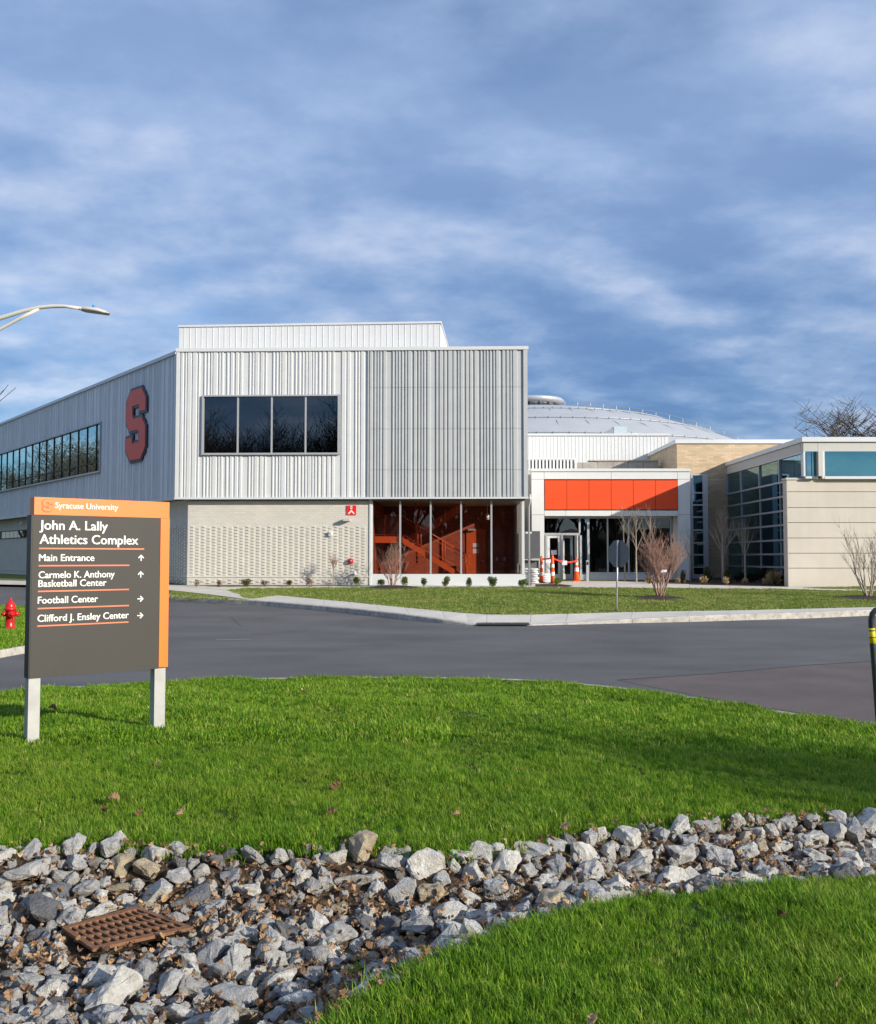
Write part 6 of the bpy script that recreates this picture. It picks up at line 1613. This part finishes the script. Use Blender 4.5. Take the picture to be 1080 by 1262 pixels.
# a weed tuft among the rocks
wp = atZ(441, 1224, .05); wv, wf = blades(5, 60, .03, .08, .008, .06, 1.0); me = bpy.data.meshes.new('weed'); me.from_pydata(wv, [], wf); me.materials.append(M['grass']); o = link_mesh('weed', me, (wp.x, wp.y, .02 + float(mound(np.array([wp.x]), np.array([wp.y]))[0]))); tag(o, 'small bright green weed tuft at the lower grass edge of the rocks', 'weed')

# ================================================================== GRASS
def near_points(n, ymin, ymax, xr=.54):
    y = rgn.uniform(ymin, ymax, n); x = rgn.uniform(-xr, xr, n) * y
    return x, y
gpro = [blades(s, 19, .022, .058, .0038, .042, .9) for s in range(6)]
gprof = [blades(s + 30, 14, .030, .060, .0085, .065, .8) for s in range(5)]
gfar = [blades(s + 60, 10, .03, .055, .020, .11, .7) for s in range(4)]
PX, PY = [], []
def lay(dens, y0, y1):
    area = .62 * (y1 * y1 - y0 * y0); n = int(area * dens); y = np.sqrt(rgn.uniform(y0 * y0, y1 * y1, n)); x = rgn.uniform(-.62, .62, n) * y
    ins_ = inpoly(x, y, CH); dc_ = polydist(x, y, CH)
    jag = .05 * np.array([noise.noise(Vector((a * 4, b_ * 4, 0))) for a, b_ in zip(x, y)])
    k_ = ((~ins_) | (dc_ < .05 + jag)) & (y < edgeY(x) - .17 + rgn.uniform(-.05, .05, n)); return x[k_], y[k_]
for (name, pro, lays) in (('grass', gpro, ((1350, 2.8, 6.2), (950, 6.2, 9))), ('grass', gprof, ((430, 9, 17.4),))):
    xs, ysv = [], []
    for l in lays: a, b_ = lay(*l); xs.append(a); ysv.append(b_)
    xs, ysv = np.concatenate(xs), np.concatenate(ysv); n = len(xs); zz = mound(xs, ysv) - .004
    hn = np.array([noise.noise(Vector((a * 1.3, b_ * 1.3, 5))) for a, b_ in zip(xs, ysv)])
    sc_ = np.clip(1.0 + .95 * hn + rgn.normal(0, .20, n), .35, 2.1)
    o = scatter(name, pro, np.stack([xs, ysv, zz], 1), np.stack([rgn.uniform(-.18, .18, n), rgn.uniform(-.18, .18, n), rgn.uniform(0, 6.3, n)], 1), sc_, rgn.integers(0, len(pro), n), M['grass'])
    tag(o, 'lush bright green grass of the near lawn', 'grass', kind='stuff')
# far lawn and island
fp = [(p.x, p.y) for p in LW[i0:-2]] + [(21, 44), (16.2, 42.4)] + [(G(x, y).x, G(x, y).y) for x, y in ((1200, 731.2), (1080, 729.2), (950, 726.3), (850, 725.5), (760, 725), (655, 724), (420, 724.6), (300, 725.6), (282, 727.7))]
n = 60000; xs = rgn.uniform(-9, 21, n); ysv = rgn.uniform(28, 44, n); kk = inpoly(xs, ysv, fp) & (np.abs(xs / ysv) < .5); x1a, y1a = xs[kk], ysv[kk]
wed = [(G(x, y).x, G(x, y).y) for x, y in ((305, 740.5), (208, 727.6), (120, 723), (35, 720.2), (35, 720.6), (120, 728), (208, 737))]
n = 9000; xs = rgn.uniform(-22, -4, n); ysv = rgn.uniform(33, 50, n); kk = inpoly(xs, ysv, wed); x2a, y2a = xs[kk], ysv[kk]
xs, ysv = np.concatenate([x1a, x2a]), np.concatenate([y1a, y2a]); n = len(xs)
zz = np.array([H(v) for v in ysv])
o = scatter('grass', gfar, np.stack([xs, ysv, zz], 1), np.stack([rgn.uniform(-.2, .2, n), rgn.uniform(-.2, .2, n), rgn.uniform(0, 6.3, n)], 1), rgn.uniform(.6, 1.3, n), rgn.integers(0, 4, n), M['fargrass'])
tag(o, 'short yellowish green grass of the far lawn before the buildings', 'grass', kind='stuff')
n = 26000; xs = rgn.uniform(-16, -5, n); ysv = rgn.uniform(18, 35, n); kk = inpoly(xs, ysv, [(p.x, p.y) for p in isl_in]) & (xs / ysv > -.5); xs, ysv = xs[kk], ysv[kk]; n = len(xs); zz = np.array([H(v) - .02 for v in ysv])
o = scatter('grass', gfar, np.stack([xs, ysv, zz], 1), np.stack([rgn.uniform(-.2, .2, n), rgn.uniform(-.2, .2, n), rgn.uniform(0, 6.3, n)], 1), rgn.uniform(.7, 1.4, n), rgn.integers(0, 4, n), M['grass'])
tag(o, 'green grass of the island around the red hydrant', 'grass', kind='stuff')
